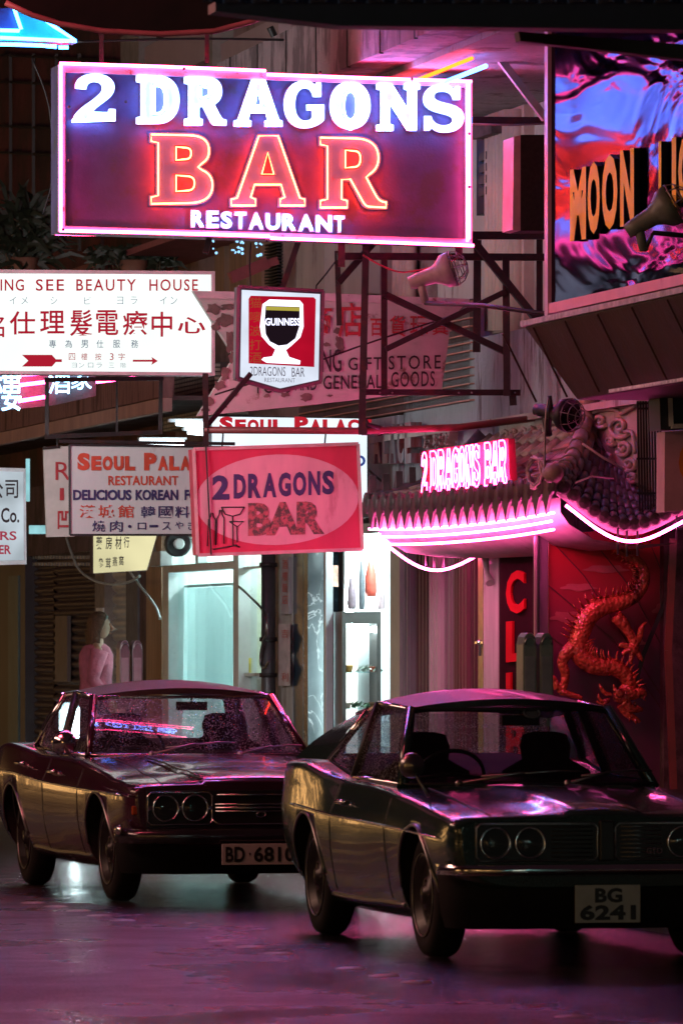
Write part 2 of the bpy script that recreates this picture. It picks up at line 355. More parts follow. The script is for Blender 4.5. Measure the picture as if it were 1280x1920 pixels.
run('neon_tube', [(111,128),(111,188)], T1+.32, r=.009); run('neon_tube', [(111,191),(111,282)], T1+.32, r=.009); run('neon_tube', [(111,286),(111,395)], T1+.32, r=.009)
run('neon_tube', [(104,438),(300,443),(500,450)], T1+.33, r=.009)
run('neon_tube', [(880,150),(880,300),(880,448)], T1-.05, r=.007)
LB = [('2',135,137,217,227),('D',255,140,337,232),('R',345,143,425,235),('A',438,147,530,237),('G',532,150,608,240),('O',618,152,695,242),('N',705,155,788,245),('S',793,157,870,248)]
for ch, x0, y0, x1, y1 in LB:
    cs = glyph(ch); q = qc(T1-.034, x0, y0, x1, y1); asp = (x1-x0)/(y1-y0)
    mb = MB(); vs, fs = flat_from_contours(cs); put_flat(mb, vs, fs, q, 0, U*.022); L = mb.build('letter', M['whiteplate'], SG)
    q2 = qc(T1-.047, x0, y0, x1, y1); mb = MB()
    for c in cs: mb.tube([q2(*p) for p in inset(c, .045, asp)], .0075, 6, True)
    mb.build('neon_tube', M['t_white'], L)
for ch, x0, y0, x1, y1 in (('B',280,248,403,385),('A',430,250,575,388),('R',597,254,727,392)):
    cs = glyph(ch); q = qc(T1-.034, x0, y0, x1, y1); asp = (x1-x0)/(y1-y0)
    mb = MB(); vs, fs = flat_from_contours(cs); put_flat(mb, vs, fs, q, 0, U*.022); L = mb.build('letter', M['salmon'], SG)
    q2 = qc(T1-.065, x0, y0, x1, y1); mb = MB()
    for c in cs: mb.tube([q2(*p) for p in inset(c, .035, asp)], .0058, 6, True)
    mb.build('neon_tube', M['t_amber'], L)
x = 358
for ch, wd in zip('RESTAURANT', (29,27,25,27,32,31,30,33,34,24)):
    i = x-358; yt = 393+i*.038
    mb = MB(); put_text(mb, ch, qc(T1-.05, x, yt, x+wd-3, yt+33), 0, .045, ext=U*.02); L = mb.build('letter', M['whiteplate'], SG)
    mb = MB(); vs, fs = text2d(ch, .0); xm, ym = x+wd/2, yt+16
    put_text(mb, ch, qc(T1-.072, x+4, yt+4, x+wd-6, yt+29), 0, -.02, ext=U*.008); mb.build('neon_tube', M['t_white'], L)
    x += wd
mb = MB()
for x_ in (190, 388): mb.cbar(x_, 118, x_, 40, T1+.15, .03)
mb.cbar(640,455,640,500,T1+.2,.05); mb.cbar(395,436,385,475,T1+.2,.04); mb.cbar(860,457,860,482,T1+.2,.05)
mb.build('hanger', M['steel'], SG)
mb = MB()
for x_, y_ in ((130,200),(130,300),(118,430),(500,450),(345,128),(600,135),(772,148),(879,250),(879,350),(236,190)):
    mb.ball(cr(x_,y_,T1-.06), .012, 5)
mb.build('tube_clip', M['black'], SG)

# ------------------------------------------------------------------ beauty house light box
T2 = 15.7
M['lit_white'] = emit('backlit_white_panel', (.93,1.0,.97), 1.12, .08, 1.2)
M['lit_red'] = emit('backlit_red_film', (.42,.012,.03), 1.0); M['lit_navy'] = emit('backlit_navy_film', (.10,.13,.20), 1.0); M['lit_dark'] = emit('backlit_dark_film', (.05,.03,.06), 1.0)
BH = thing('light_box_sign', 'wide white backlit sign reading BEAUTY HOUSE with red arrows', 'sign', cr(150,700,T2))
mb = MB(); mb.cprism([(-120,504),(403,508),(403,704),(-120,700)], T2+.01, .22); mb.build('cabinet', mat('sign_casing', (.3,.2,.22), .5), BH)
mb = MB(); mb.add([cr(*p, T2) for p in ((-115,511),(398,513),(398,698),(-115,695))], [(0,1,2,3)]); mb.build('lit_panel', M['lit_white'], BH)
mb = MB()
for p in (((-120,504),(403,508),(403,514),(-120,511)), ((397,514),(403,514),(403,698),(397,698)), ((-120,694),(403,698),(403,704),(-120,700))):
    mb.cprism(p, T2-.03, .035)
mb.build('frame', mat('pink_frame', (.5,.36,.38), .4), BH)
mb = MB(); r = M['lit_red']
put_text(mb, 'ING', qc(T2-.006, 1,523,45,545), 0, .012, 1.15); put_text(mb, 'SEE', qc(T2-.006, 67,523,120,545), 0, .012, 1.2)
put_text(mb, 'BEAUTY', qc(T2-.006, 143,523,255,545), 0, .012, 1.25); put_text(mb, 'HOUSE', qc(T2-.006, 280,523,371,545), 0, .012, 1.2)
for ch, x0, x1, y0, y1 in (('名',-25,8,590,632),('仕',18,66,583,627),('理',75,121,582,625),('髮',131,173,580,630),('電',180,222,581,628),('療',230,277,582,629),('中',284,323,584,631)):
    put_text(mb, ch, qc(T2-.006, x0,y0,x1,y1), 0, .012)
put_text(mb, '心', qc(T2-.006, 333,594,385,625), 0, .015)
for ch, x0 in (('四',129),('樓',152),('按',178),('3',206),('字',222)): put_text(mb, ch, qc(T2-.006, x0,662,x0+(12 if ch!='3' else 7),675), 0, .0)
put_flat(mb, [(0,0),(.16,.5),(0,1),(.75,1),(.85,.62),(1,.62),(1,.38),(.85,.38),(.75,0)], [list(range(9))], qc(T2-.006, 41,665,116,687))
put_flat(mb, [(0,.42),(.78,.42),(.74,.1),(1,.5),(.74,.9),(.78,.62),(0,.62)], [list(range(7))], qc(T2-.006, 249,667,296,686))
mb.build('lettering', r, BH)
mb = MB()
for ch, x0 in (('イ',18),('メ',40),('シ',95),('ビ',158),('ヨ',219),('ラ',245),('イ',300),('ン',320)): put_text(mb, ch, qc(T2-.006, x0,556,x0+12,570), 0, -.012)
for ch, x0 in (('專',92),('為',122),('男',152),('仕',181),('服',212),('務',246)): put_text(mb, ch, qc(T2-.006, x0,637,x0+13,652), 0, .004)
for ch, x0 in (('ヨ',134),('ン',148),('ロ',165),('ラ',181),('三',204),('階',226)): put_text(mb, ch, qc(T2-.006, x0,680,x0+10,689), 0, -.01)
mb.build('lettering', M['lit_navy'], BH)

# ------------------------------------------------------------------ gift store arrow board
T3 = 13.2
M['board_pink'] = mat('old_white_board', (.47,.41,.40), .7, 0, .12, 3, .15, dirt=(.20,.12,.10), dirt_amt=.10, dscale=4)
GS = thing('arrow_sign_board', 'peeling arrow shaped board reading GIFT STORE and GENERAL GOODS', 'sign', cr(620,760,T3))
mb = MB(); mb.cprism([(362,545),(600,549),(880,560),(846,598),(828,731),(590,758),(370,780),(440,668)], T3, .06); mb.build('board', M['board_pink'], GS)
mb = MB(); mb.cprism([(362,545),(600,549),(880,560),(876,573),(600,563),(372,559)], T3-.02, .018); mb.build('top_rail', M['pinktrim'], GS)
mb = MB(); random.seed(3)
def patch_poly(mb, cx, cy, rx, ry, t, n=14):
    pts = []
    for i in range(n):
        a = 2*pi*i/n; k = random.uniform(.55, 1.1); pts.append(cr(cx+rx*k*cos(a), cy+ry*k*sin(a), t))
    mb.add(pts, [list(range(n))])
for cx, cy, rx, ry in ((400,580,16,12),(420,600,18,14),(432,640,12,22),(405,612,9,8),(426,575,14,8),(436,668,8,14),(422,700,10,14),(412,722,14,10),(392,752,12,10),(385,768,10,6),(440,738,9,6),(418,762,8,5),(535,740,9,5),(575,746,14,9),(632,620,8,7),(636,640,9,14),(612,646,9,6),(500,742,7,5),(445,575,7,5),(640,652,6,9),(618,742,7,3)):
    patch_poly(mb, cx, cy, rx, ry, T3-.004-random.uniform(0,.002))
mb.build('peeled_patch', mat('rusty_backing', (.16,.10,.09), .8, 0, .5, 9), GS)
mb = MB()
put_text(mb, '商', qc(T3-.008, 575,570,622,632), 0, .013); put_text(mb, '店', qc(T3-.008, 634,567,680,632), 0, .013)
put_text(mb, '百', qc(T3-.008, 694,597,717,630), 0, .013); put_text(mb, '貨', qc(T3-.008, 730,591,760,631), 0, .013)
put_text(mb, '玩', qc(T3-.008, 768,592,802,630), 0, .013); put_text(mb, '具', qc(T3-.008, 810,603,840,628), 0, .013); put_text(mb, '精', qc(T3-.008, 440,572,490,640), 0, .013)
mb.build('lettering', M['letter_red'], GS)
mb = MB()
put_text(mb, 'NG', qc(T3-.008, 604,655,640,698,-1), 0, .01); put_text(mb, 'GIFT', qc(T3-.008, 653,670,716,694,-1), 0, .005, 1.2); put_text(mb, 'STORE', qc(T3-.008, 728,667,826,693,-2), 0, .005, 1.25)
put_text(mb, 'TOYS', qc(T3-.008, 476,714,545,738,-2), 0, .01, 1.15); put_text(mb, 'AND', qc(T3-.008, 553,707,594,732,-1), 0, .01, 1.1)
put_text(mb, 'GENERAL', qc(T3-.008, 606,704,716,730,-2), 0, .01, 1.1); put_text(mb, 'GOODS', qc(T3-.008, 733,697,815,726,-2), 0, .008, 1.15)
mb.build('lettering', M['letter_black'], GS)

# ------------------------------------------------------------------ shield shaped stout sign
T4 = 12.5
GU = thing('shield_sign', 'small shield shaped lit sign with a stout glass hanging in front of the arrow board', 'sign', cr(526,734,T4))
mb = MB(); mb.cprism([(447,537),(606,545),(602,716),(525,734),(444,711)], T4+.01, .14); mb.build('cabinet', mat('shield_case', (.10,.04,.07), .4), GU)
mb = MB(); mb.add([cr(*p, T4) for p in ((453,543),(600,551),(597,712),(525,728),(450,706))], [(0,1,2,3,4)]); mb.build('lit_panel', emit('backlit_cool_panel', (.80,.86,1.0), .95, .1, 5), GU)
mb = MB()
def loop(pts, wd, t):
    n = len(pts)
    for i in range(n): mb.bar(cr(*pts[i], t), cr(*pts[(i+1)%n], t), wd)
loop([(447,537),(606,545),(602,716),(525,734),(444,711)], .022, T4-.005)
mb.build('frame', mat('plum_frame', (.16,.05,.10), .4), GU)
mb = MB(); mb.add([cr(*p, T4-.006) for p in ((470,554),(588,557),(592,561),(589,688),(466,681),(466,560))], [list(range(6))]); mb.build('red_field', emit('backlit_red_field', (.44,.004,.022), 1.0, .15, 4), GU)
mb = MB()
gl = [(505,561),(562,563),(568,570),(569,612),(563,632),(546,648),(536,656),(542,669),(563,676),(562,683),(500,680),(490,674),(494,670),(510,668),(516,655),(504,646),(490,630),(487,612),(492,570)]
mb.add([cr(*p, T4-.010) for p in gl], [list(range(len(gl)))]); mb.build('glass_outline', emit('backlit_white_glow', (1.3,1.2,1.5), 1.3), GU)
mb = MB(); be = [(498,573),(562,575),(561,612),(554,634),(538,646),(522,648),(506,640),(498,626),(496,600)]
mb.add([cr(*p, T4-.014) for p in be], [list(range(len(be)))]); mb.build('stout_picture', emit('backlit_dark_stout', (.012,.006,.010), 1.0), GU)
mb = MB(); mb.add([cr(*p, T4-.017) for p in ((499,574),(562,576),(562,583),(499,581))], [(0,1,2,3)]); mb.build('foam_picture', emit('backlit_yellow_foam', (.45,.38,.06), 1.0), GU)
mb = MB(); put_text(mb, 'GUINNESS', qc(T4-.02, 497,596,563,610), 0, .03); mb.build('lettering', emit('backlit_white_letters', (1.2,1.2,1.6), 1.2), GU)
mb = MB(); put_text(mb, '2DRAGONS', qc(T4-.008, 469,687,535,704,1), 0, -.005); put_text(mb, 'BAR', qc(T4-.008, 547,689,571,706), 0, -.005); put_text(mb, 'RESTAURANT', qc(T4-.008, 496,708,553,716,1), 0, -.01)
mb.build('lettering', M['lit_dark'], GU)
mb = MB()
for ch, y in (('猫',557),('嘜',584),('波',610),('打',636),('酒',660)): put_text(mb, ch, qc(T4-.009, 468,y,490,y+20), 0, .0)
mb.build('lettering', emit('backlit_dull_letters', (.35,.06,.02), 1.0), GU)
mb = MB(); mb.tube([cr(592,546,T4+.05), cr(593,535,T4+.05), cr(612,512,T4+.1), cr(630,488,T4+.2)], .006, 5); mb.tube([cr(470,540,T4+.05), cr(468,500,T4+.2), cr(470,455,T4+.3)], .006, 5); mb.build('hanger', M['steel'], GU)

# ------------------------------------------------------------------ painted red board
T5 = 15.0
M['board_red'] = mat('red_board', (.62,.035,.08), .45, 0, .12, 4, .05, streak=.3); M['board_rose'] = mat('rose_oval', (.72,.30,.36), .45, 0, .10, 4, .05, streak=.3, dirt=(.6,.2,.25), dirt_amt=.15)
RB = thing('painted_sign_board', 'red board with pink oval reading 2 DRAGONS BAR beside drawn bottles and glasses', 'sign', cr(520,1040,T5))
mb = MB(); mb.cprism([(363,842),(671,832),(679,1030),(371,1041)], T5, .2); mb.build('cabinet', M['board_red'], RB)
ov = []
cx, cy, rx, ry = 519, 937, 153, 85
mb = MB(); mb.add([cr(max(371,cx+rx*cos(2*pi*i/48)), cy+ry*sin(2*pi*i/48)-(rx*cos(2*pi*i/48))*.03, T5-.004) for i in range(48)], [list(range(48))]); mb.build('oval_panel', M['board_rose'], RB)
mb = MB()
loop([(363,842),(671,832),(679,1030),(371,1041)], .026, T5-.008); mb.build('frame', mat('rose_frame', (.6,.28,.3), .4), RB)
mb = MB()
x = 398
for ch, wd in zip('2DRAGONS', (38,29,30,31,29,31,28,28)):
    yy = 891-(x-398)*.043
    if ch == 'D': x = 438; yy = 889
    put_text(mb, ch, qc(T5-.009, x, yy, x+wd-6, yy+46-(x-398)*.005), 0, .045); x += wd-2
mb.build('lettering', M['navy'], RB)
mb = MB(); put_text(mb, 'BAR', qc(T5-.009, 465,943,608,1005,-4), 0, .06, 1.0)
mb.build('lettering', mat('flaking_brown_paint', (.09,.06,.05), .6, 0, .2, 20, dirt=(.5,.10,.12), dirt_amt=.55, dscale=22), RB)
mb = MB()
def ln(pts, r=.0045): mb.tube([cr(x,y,T5-.011) for x,y in pts], r, 4)
ln([(389,1024),(391,974),(395,968),(396,962),(399,962),(400,968),(404,975),(404,1022)]); ln([(405,1022),(407,972),(411,964),(412,956),(415,956),(416,964),(420,972),(420,1020)])
ln([(415,951),(458,951)]); ln([(415,951),(422,964),(436,968),(450,964),(458,951)]); ln([(436,968),(437,1022)]); ln([(438,1022),(450,1026)]); ln([(430,978),(456,978),(445,988),(430,978)]); ln([(444,988),(445,1017)]); ln([(400,1030),(445,1022)])
mb.build('drawing', M['letter_black'], RB)
mb = MB(); mb.cbar(386,838,396,1040,T5-.03,.012); mb.build('cable', M['black'], RB)
mb = MB()
for x_ in (416, 608): mb.tube([cr(x_,838,T5+.1), cr(x_+2,815,T5+.1), cr(x_,800,T5+.1)], .007, 5)
mb.build('hanger', M['steel'], RB)

# ------------------------------------------------------------------ white hanging boards and light box of the restaurant
T6 = 16.2
M['board_white'] = mat('grey_white_board', (.54,.56,.56), .4, 0, .08, 3, .03, streak=.2, dirt=(.40,.37,.37), dirt_amt=.2, dscale=2)
SB = thing('painted_sign_board', 'white hanging board reading RESTAURANT DELICIOUS KOREAN FOOD', 'sign', cr(260,1005,T6))
mb = MB(); mb.cprism([(130,834),(430,838),(430,1003),(131,1003)], T6, .05); mb.build('board', M['board_white'], SB)
mb = MB(); loop([(130,834),(430,838),(430,1003),(131,1003)], .016, T6-.005); mb.build('frame', M['black'], SB)
def decor(mb, s, x0, y0, y1, wd, T, big=1.0):
    x = x0
    for k, ch in enumerate(s):
        if ch == ' ': x += wd*.75; continue
        ww = wd*(1.05 if k and s[k-1] != ' ' else 1.3); yy = y0 if (k == 0 or s[k-1] == ' ') else y0+(y1-y0)*.18
        put_text(mb, ch, qc(T, x, yy, x+ww*.9, y1), 0, .065); x += ww
mb = MB(); decor(mb, 'SEOUL PALACE', 145, 849, 882, 20, T6-.007); put_text(mb, 'RESTAURANT', qc(T6-.007, 203,892,334,910), 0, .02, 1.05)
for ch, x0 in (('漢',149),('城',184),('館',221)): put_text(mb, ch, qc(T6-.007, x0,947,x0+30,971), 0, .010)
mb.build('lettering', mat('orange_red_paint', (.5,.06,.03), .5), SB)
mb = MB(); put_text(mb, 'DELICIOUS', qc(T6-.007, 137,918,246,938), 0, .04); put_text(mb, 'KOREAN', qc(T6-.007, 254,918,334,938), 0, .04); put_text(mb, 'FOOD', qc(T6-.007, 346,918,400,938), 0, .04)
for ch, x0 in (('韓',264),('國',297),('料',328),('理',362)): put_text(mb, ch, qc(T6-.007, x0,949,x0+27,971), 0, .012)
for ch, x0, y0, y1 in (('燒',173,976,997),('肉',206,976,997),('・',240,984,990),('ロ',258,980,993),('ー',280,984,989),('ス',304,979,994),('や',328,978,992),('き',352,978,994)): put_text(mb, ch, qc(T6-.007, x0,y0,x0+(24 if ch in '燒肉' else 6 if ch == '・' else 16),y1), 0, .008)
mb.build('lettering', M['navy'], SB)
mb = MB(); mb.cbar(110,827,440,832,T6+.03,.025); mb.cbar(172,834,172,826,T6+.03,.012); mb.build('hanger', M['steel'], SB)
SB2 = thing('painted_sign_board', 'pinkish board with faded red strokes behind the left edge of the korean food board', 'sign', cr(105,1006,T6+.5))
mb = MB(); mb.cprism([(82,838),(140,836),(140,1006),(88,1007)], T6+.5, .05); mb.build('board', mat('aged_board', (.55,.47,.45), .6, 0, .15, 4), SB2)
mb = MB()
put_text(mb, 'R', qc(T6+.494, 104,866,132,900), 0, .0); put_text(mb, 'l', qc(T6+.494, 112,915,120,938), 0, 0); put_text(mb, '凹', qc(T6+.494, 108,958,132,992), 0, .02)
mb.build('lettering', M['letter_red'], SB2)
mb = MB(); mb.cbar(80,841,112,838,T6+.5,.02); mb.cbar(107,838,107,822,T6+.5,.012); mb.build('hanger', M['steel'], SB2)
T7 = 17.0
LBX = thing('light_box_sign', 'white lit box sign half hidden behind the red oval board, red letters along its top', 'sign', cr(550,946,T7))
mb = MB(); mb.cprism([(396,779),(691,783),(691,945),(396,945)], T7+.01, .25); mb.build('cabinet', M['black'], LBX)
mb = MB(); mb.add([cr(*p, T7) for p in ((397,781),(688,785),(688,942),(397,942))], [(0,1,2,3)]); mb.build('lit_panel', emit('backlit_bluewhite', (.85,.97,1.05), 1.1, .1, 2), LBX)
mb = MB(); decor(mb, 'SEOUL PALACE', 411, 781, 809, 22.5, T7-.006); mb.build('lettering', emit('backlit_red', (.5,.015,.03), 1.0), LBX)
mb = MB(); put_text(mb, 'FOOD', qc(T7-.006, 600,853,685,875), 0, .03); mb.build('lettering', emit('backlit_blue', (.02,.05,.25), 1.0), LBX)
# ------------------------------------------------------------------ steel truss carrying the neon sign
T8 = 12.25
TT = thing('steel_truss', 'dark rusty steel bracket frame below the big neon sign', 'bracket', W(T8,0,3.2))
def rail(name, segs, w, t=T8, m=None):
    mb = MB()
    for s_ in segs: mb.cbar(*s_, t, w)
    return mb.build(name, m or M['steel'], TT)
rail('top_chord', [(632,480,1032,482)], .05); rail('top_chord', [(885,441,1032,441)], .055, T8-.1)
rail('post', [(686,450,678,815)], .05, T8-.08); rail('post', [(720,478,720,742)], .045); rail('post', [(948,482,950,742)], .05, T8-.05); rail('post', [(1011,445,1011,602)], .045, T8+.05)
rail('post', [(895,450,893,660)], .055, T8+.3); rail('post', [(632,470,636,610)], .04, T8+.2)
rail('bottom_chord', [(683,735,974,736)], .042, T8-.02)
rail('brace', [(886,450,1016,612)], .05, T8-.12); rail('brace', [(722,552,948,660)], .045, T8-.03); rail('brace', [(722,655,890,574),(890,574,948,546)], .04, T8-.07)
rail('brace', [(634,530,700,455)], .045, T8+.15); rail('brace', [(560,450,530,538)], .04, T8+.4); rail('brace', [(960,736,962,760)], .05)
mb = MB()
for x in (712,735,860,884,965): mb.ball(cr(x,736,T8-.045), .007, 5)
mb.build('bolt', M['dullchrome'], TT)
PB = thing('pipe_bracket', 'long thin red steel pipe crossing below the arrow board', 'bracket', cr(800,803,T8+.2))
mb = MB(); mb.tube([cr(382,806,T8+.2),cr(684,808,T8+.2),cr(860,801,T8+.25),cr(1000,784,T8+.4)], .025, 6); mb.build('pipe', mat('red_rust_pipe', (.22,.05,.05), .5), PB)
mb = MB(); mb.cbar(683,790,683,816,T8+.19,.04); mb.cbar(385,700,386,838,T8+.2,.04); mb.cbar(386,800,470,700,T8+.24,.035); mb.tube([cr(683,785,T8+.15),cr(690,797,T8+.15),cr(712,802,T8+.15)], .018, 6); mb.build('clamp', M['steel'], PB)
# open steel frame under the beauty house box
FR = thing('sign_rack', 'empty dark rectangular steel frame hanging below the beauty house box', 'frame', cr(200,820,16.6))
for s_ in ((88,708,88,818),(302,708,300,812),(219,708,219,816)):
    mb = MB(); mb.cbar(*s_, 16.6, .03 if s_[0] != 219 else .015); mb.build('upright', M['steel'], FR)
for s_ in ((84,712,306,709),(84,819,304,810)):
    mb = MB(); mb.cbar(*s_, 16.6, .034); mb.build('rail', M['steel'], FR)

# ------------------------------------------------------------------ caged flood lamps on arms
M['cage'] = mat('cage_wire', (.25,.2,.2), .4, .8)
M['lampglass'] = glass('bulb_glass', (.9,.85,.85), .05)
def flood(label, p, d, s, body, arm_pts, arm_m, vis=True):
    d = Vector(d).normalized(); T = thing('flood_lamp', label, 'lamp', p)
    mb = MB(); mb.lathe(p, d, [(-.30*s,.0),(-.30*s,.055*s),(-.22*s,.065*s),(-.08*s,.075*s),(-.03*s,.10*s),(.02*s,.145*s),(.10*s,.16*s),(.10*s,.15*s),(.03*s,.13*s),(0,.02*s)], 20); mb.build('housing', body, T)
    mb = MB(); mb.ball(p+d*.09*s, .075*s, 8); mb.build('bulb', M['lampglass'], T)
    mb = MB(); x = d.orthogonal().normalized(); y = d.cross(x)
    for k in range(8):
        a = 2*pi*k/8; e = x*cos(a)+y*sin(a)
        mb.tube([p+d*.10*s+e*.155*s, p+d*.17*s+e*.13*s, p+d*.22*s+e*.07*s, p+d*.235*s], .005*s, 4)
    for rr, hh in ((.156,.115),(.125,.175),(.07,.22)):
        mb.tube([p+d*hh*s+(x*cos(2*pi*k/16)+y*sin(2*pi*k/16))*rr*s for k in range(16)], .005*s, 4, True)
    mb.build('wire_cage', M['cage'], T)
    mb = MB(); mb.tube([p-d*.2*s, p-d*.18*s-Z*.1*s, p-d*.15*s-Z*.22*s], .035*s, 8); mb.build('bracket', body, T)
    mb = MB(); mb.tube([p-d*.15*s-Z*.22*s]+arm_pts, .020*s, 8); mb.build('arm', arm_m, T)
M['lamp_pink'] = mat('grey_lamp_paint', (.42,.36,.38), .4, 0, .2, 12); M['lamp_green'] = mat('dull_green_lamp_paint', (.16,.17,.14), .45, 0, .25, 12)
flood('pink lit caged flood lamp on a long arm below the neon sign', cr(828,510,10.2), U*-.35+N*.9+Z*.32, .78, M['lamp_pink'], [cr(900,572,9.4), cr(1040,590,8.4)], M['steel'])
flood('dull green flood lamp crossing the gold letters of the mirror sign', cr(1240,395,4.2), N*.8+Z*.5-U*.3, .78, M['lamp_green'], [cr(1225,436,4.2), cr(1330,446,4.2)], M['black'])
flood('small black caged flood lamp under the rusty box canopy', cr(1052,776,8.9), N*.55-U*.75-Z*.15, .72, M['black'], [cr(1032,760,8.9), cr(1030,742,8.9)], M['black'])

# ------------------------------------------------------------------ mirror sign with gold letters, parallel to the street
OM = -1.3
MS = thing('mirror_sign', 'large wavy mirror metal sign with raised gold letters MOON LIGHT', 'sign', W(7.6,OM,3.6))
def mirror_mat():
    m = mat('wavy_mirror_foil', (.022,.036,.055), .12, 1.0, .25, .9)
    t = m.node_tree; n = t.nodes; l = t.links; n['Principled BSDF'].inputs['Specular Tint'].default_value = (.55,.52,.62,1); tc = n.new('ShaderNodeTexCoord'); mp = n.new('ShaderNodeMapping'); mp.inputs['Scale'].default_value = (.5,.17,.62)
    l.new(tc.outputs['Object'], mp.inputs[0]); a = n.new('ShaderNodeTexNoise'); a.inputs['Scale'].default_value = 2.7; a.inputs['Detail'].default_value = 2.6; a.inputs['Distortion'].default_value = 1.1; l.new(mp.outputs[0], a.inputs[0])
    b = n.new('ShaderNodeBump'); b.inputs['Strength'].default_value = .45; b.inputs['Distance'].default_value = .10; l.new(a.outputs[0], b.inputs['Height']); l.new(b.outputs[0], n['Principled BSDF'].inputs['Normal']); return m
ta, tb = 3.0, tf(1032, OM)
zl = lambda py, px: fa(px, py, OM).z
mb = MB(); q = bil(W(tb,OM,zl(40,1032)), W(ta,OM,zl(40,1032)+.1), W(ta,OM,zl(588,1032)), W(tb,OM,zl(588,1032)))
mb.patch([[q(i/24, j/14) for i in range(25)] for j in range(15)]); mb.build('mirror_face', mirror_mat(), MS)
mb = MB(); mb.box(ta, tb, OM+.004, OM+.16, zl(588,1032), zl(40,1032)+.05); mb.build('cabinet', M['pinktrim'], MS)
mb = MB(); mb.box(tb-.02, tb+.06, OM-.025, OM+.2, zl(588,1032)-.01, zl(30,1032)); mb.build('edge_trim', mat('mauve_trim', (.55,.36,.46), .4, 0, .1), MS)
mb = MB(); mb.box(ta, tb, OM-.02, OM-.003, zl(588,1032), zl(575,1032)+.02); mb.build('edge_trim', M['board_rose'], MS)
M['gold'] = mat('gold_letters', (.95,.60,.01), .55, 0, .1, 6, spec=.12)
for ch, x0, x1, yt, yb in (('M',1068,1098,318,452),('O',1101,1124,305,440),('O',1128,1157,292,432),('N',1162,1188,282,425),('L',1234,1247,265,395),('I',1259,1267,258,388),('G',1271,1296,255,385),('H',1300,1330,245,378),('T',1334,1362,238,370)):
    mb = MB(); sl = (x1-x0)*.22
    put_text(mb, ch, qf4(OM-.042, (x0,yt),(x1,yt-sl),(x1,yb-sl*.7),(x0,yb)), 0, .05, ext=N*.038); L = mb.build('letter', M['black'], MS)
    mb = MB(); put_text(mb, ch, qf4(OM-.046, (x0,yt),(x1,yt-sl),(x1,yb-sl*.7),(x0,yb)), 0, .05); mb.build('gold_face', M['gold'], L)

# ------------------------------------------------------------------ rusty box canopy below it
BC = thing('box_canopy', 'rust streaked box canopy under the mirror sign', 'canopy', W(8.3,-1.3,2.9))
M['rust'] = mat('rust_streaked_sheet', (.050,.020,.026), .5, .2, .5, 3, .2, streak=1.6, dirt=(.05,.014,.012), dirt_amt=.6, dscale=4)
OB = -1.55; t1 = tf(982, OB); t0 = 3.0; zt = fa(982,612,OB).z; zb = fa(1012,748,OB).z
mb = MB(); mb.hexa([W(t0,OB+.25,zb),W(t0,0,zb),W(t1-.35,0,zb),W(t1-.35,OB+.25,zb), W(t0,OB,zt),W(t0,0,zt),W(t1,0,zt),W(t1,OB,zt)]); mb.build('casing', M['rust'], BC, bevel=.01)
mb = MB(); mb.box(t0, t1+.02, OB-.02, OB+.02, zt, zt+.035); mb.build('top_flange', mat('worn_edge', (.4,.36,.36), .5, 0, .5, 14), BC)
mb = MB(); mb.bar(W(t0,OB+.2,zb+.012), W(t1-1.3,OB+.2,zb+.012), .02); mb.build('bottom_flange', mat('worn_edge_strip', (.6,.55,.55), .45, 0, .5, 20), BC)
mb = MB()
for k in range(7): mb.bar(W(t0+.3+k*.75,OB-.005,zt-.02), W(t0+.3+k*.75,OB+.215,zb+.02), .012)
mb.build('seam', M['rust'], BC)

# ------------------------------------------------------------------ pagoda canopy of the bar
PC = thing('pagoda_canopy', 'chinese tiled entrance canopy with curved pink neon eaves', 'canopy', W(11.5,-.9,2.4))
TN, TFAR, OE = 8.95, 14.25, -.88
def eave_z(t):                        # eave of the long side: slightly lifted at both corners
    u_ = (t-TN)/(TFAR-TN); return 2.43+.035*abs(2*u_-1)**2.2
M['tile'] = mat('glazed_roof_tile', (.30,.22,.19), .38, 0, .3, 7, .2, dirt=(.08,.05,.05), dirt_amt=.3); M['tile_dark'] = mat('dark_roof_tile', (.07,.05,.055), .42, 0, .4, 7, .2)
ZR = 3.12
def roof_top(t): return W(max(t*.55+11.9*.45-1.0+.55, 11.2) if t < 11.6 else t, -.02, ZR-.0)
rows = []; mbT = MB(); mbC = MB(); nrow = 20
def slope(a, b, s, sag=.10): return a*(1-s)+b*s - Z*sag*sin(pi*s)
mbS = MB(); g = []
for i in range(nrow*2+1):
    t = TN+(TFAR-TN)*i/(nrow*2); e = W(t, OE, eave_z(t)+.17); top = roof_top(t)
    g.append([slope(e, top, k/8)-Z*.02 for k in range(9)])
mbS.patch(g); mbS.build('roof_deck', M['tile_dark'], PC)
for i in range(nrow+1):
    t = TN+(TFAR-TN)*i/nrow; e = W(t, OE-.02, eave_z(t)+.17); top = roof_top(t)
    for k in range(7):
        a, b = slope(e, top, k/7), slope(e, top, (k+1)/7)
        mbT.tube([a, b], [.062, .050], 10)
    mbC.lathe(e-N*.02, -N, [(0,.08),(.02,.08),(.02,.055),(.03,.05),(.03,0)], 10)
mbT.build('barrel_tiles', M['tile'], PC); mbC.build('tile_caps', M['tile_dark'], PC)
mb = MB()
for i in range(nrow*1):
    t = TN+(TFAR-TN)*(i+.5)/nrow; z = eave_z(t)+.20; h = (TFAR-TN)/nrow*.5
    mb.prism([W(t-h,OE-.05,z),W(t-h*.9,OE-.05,z-.08),W(t-h*.4,OE-.05,z-.15),W(t,OE-.05,z-.23),W(t+h*.4,OE-.05,z-.15),W(t+h*.9,OE-.05,z-.08),W(t+h,OE-.05,z)], N*.02)
mb.build('drip_tiles', M['tile_dark'], PC)
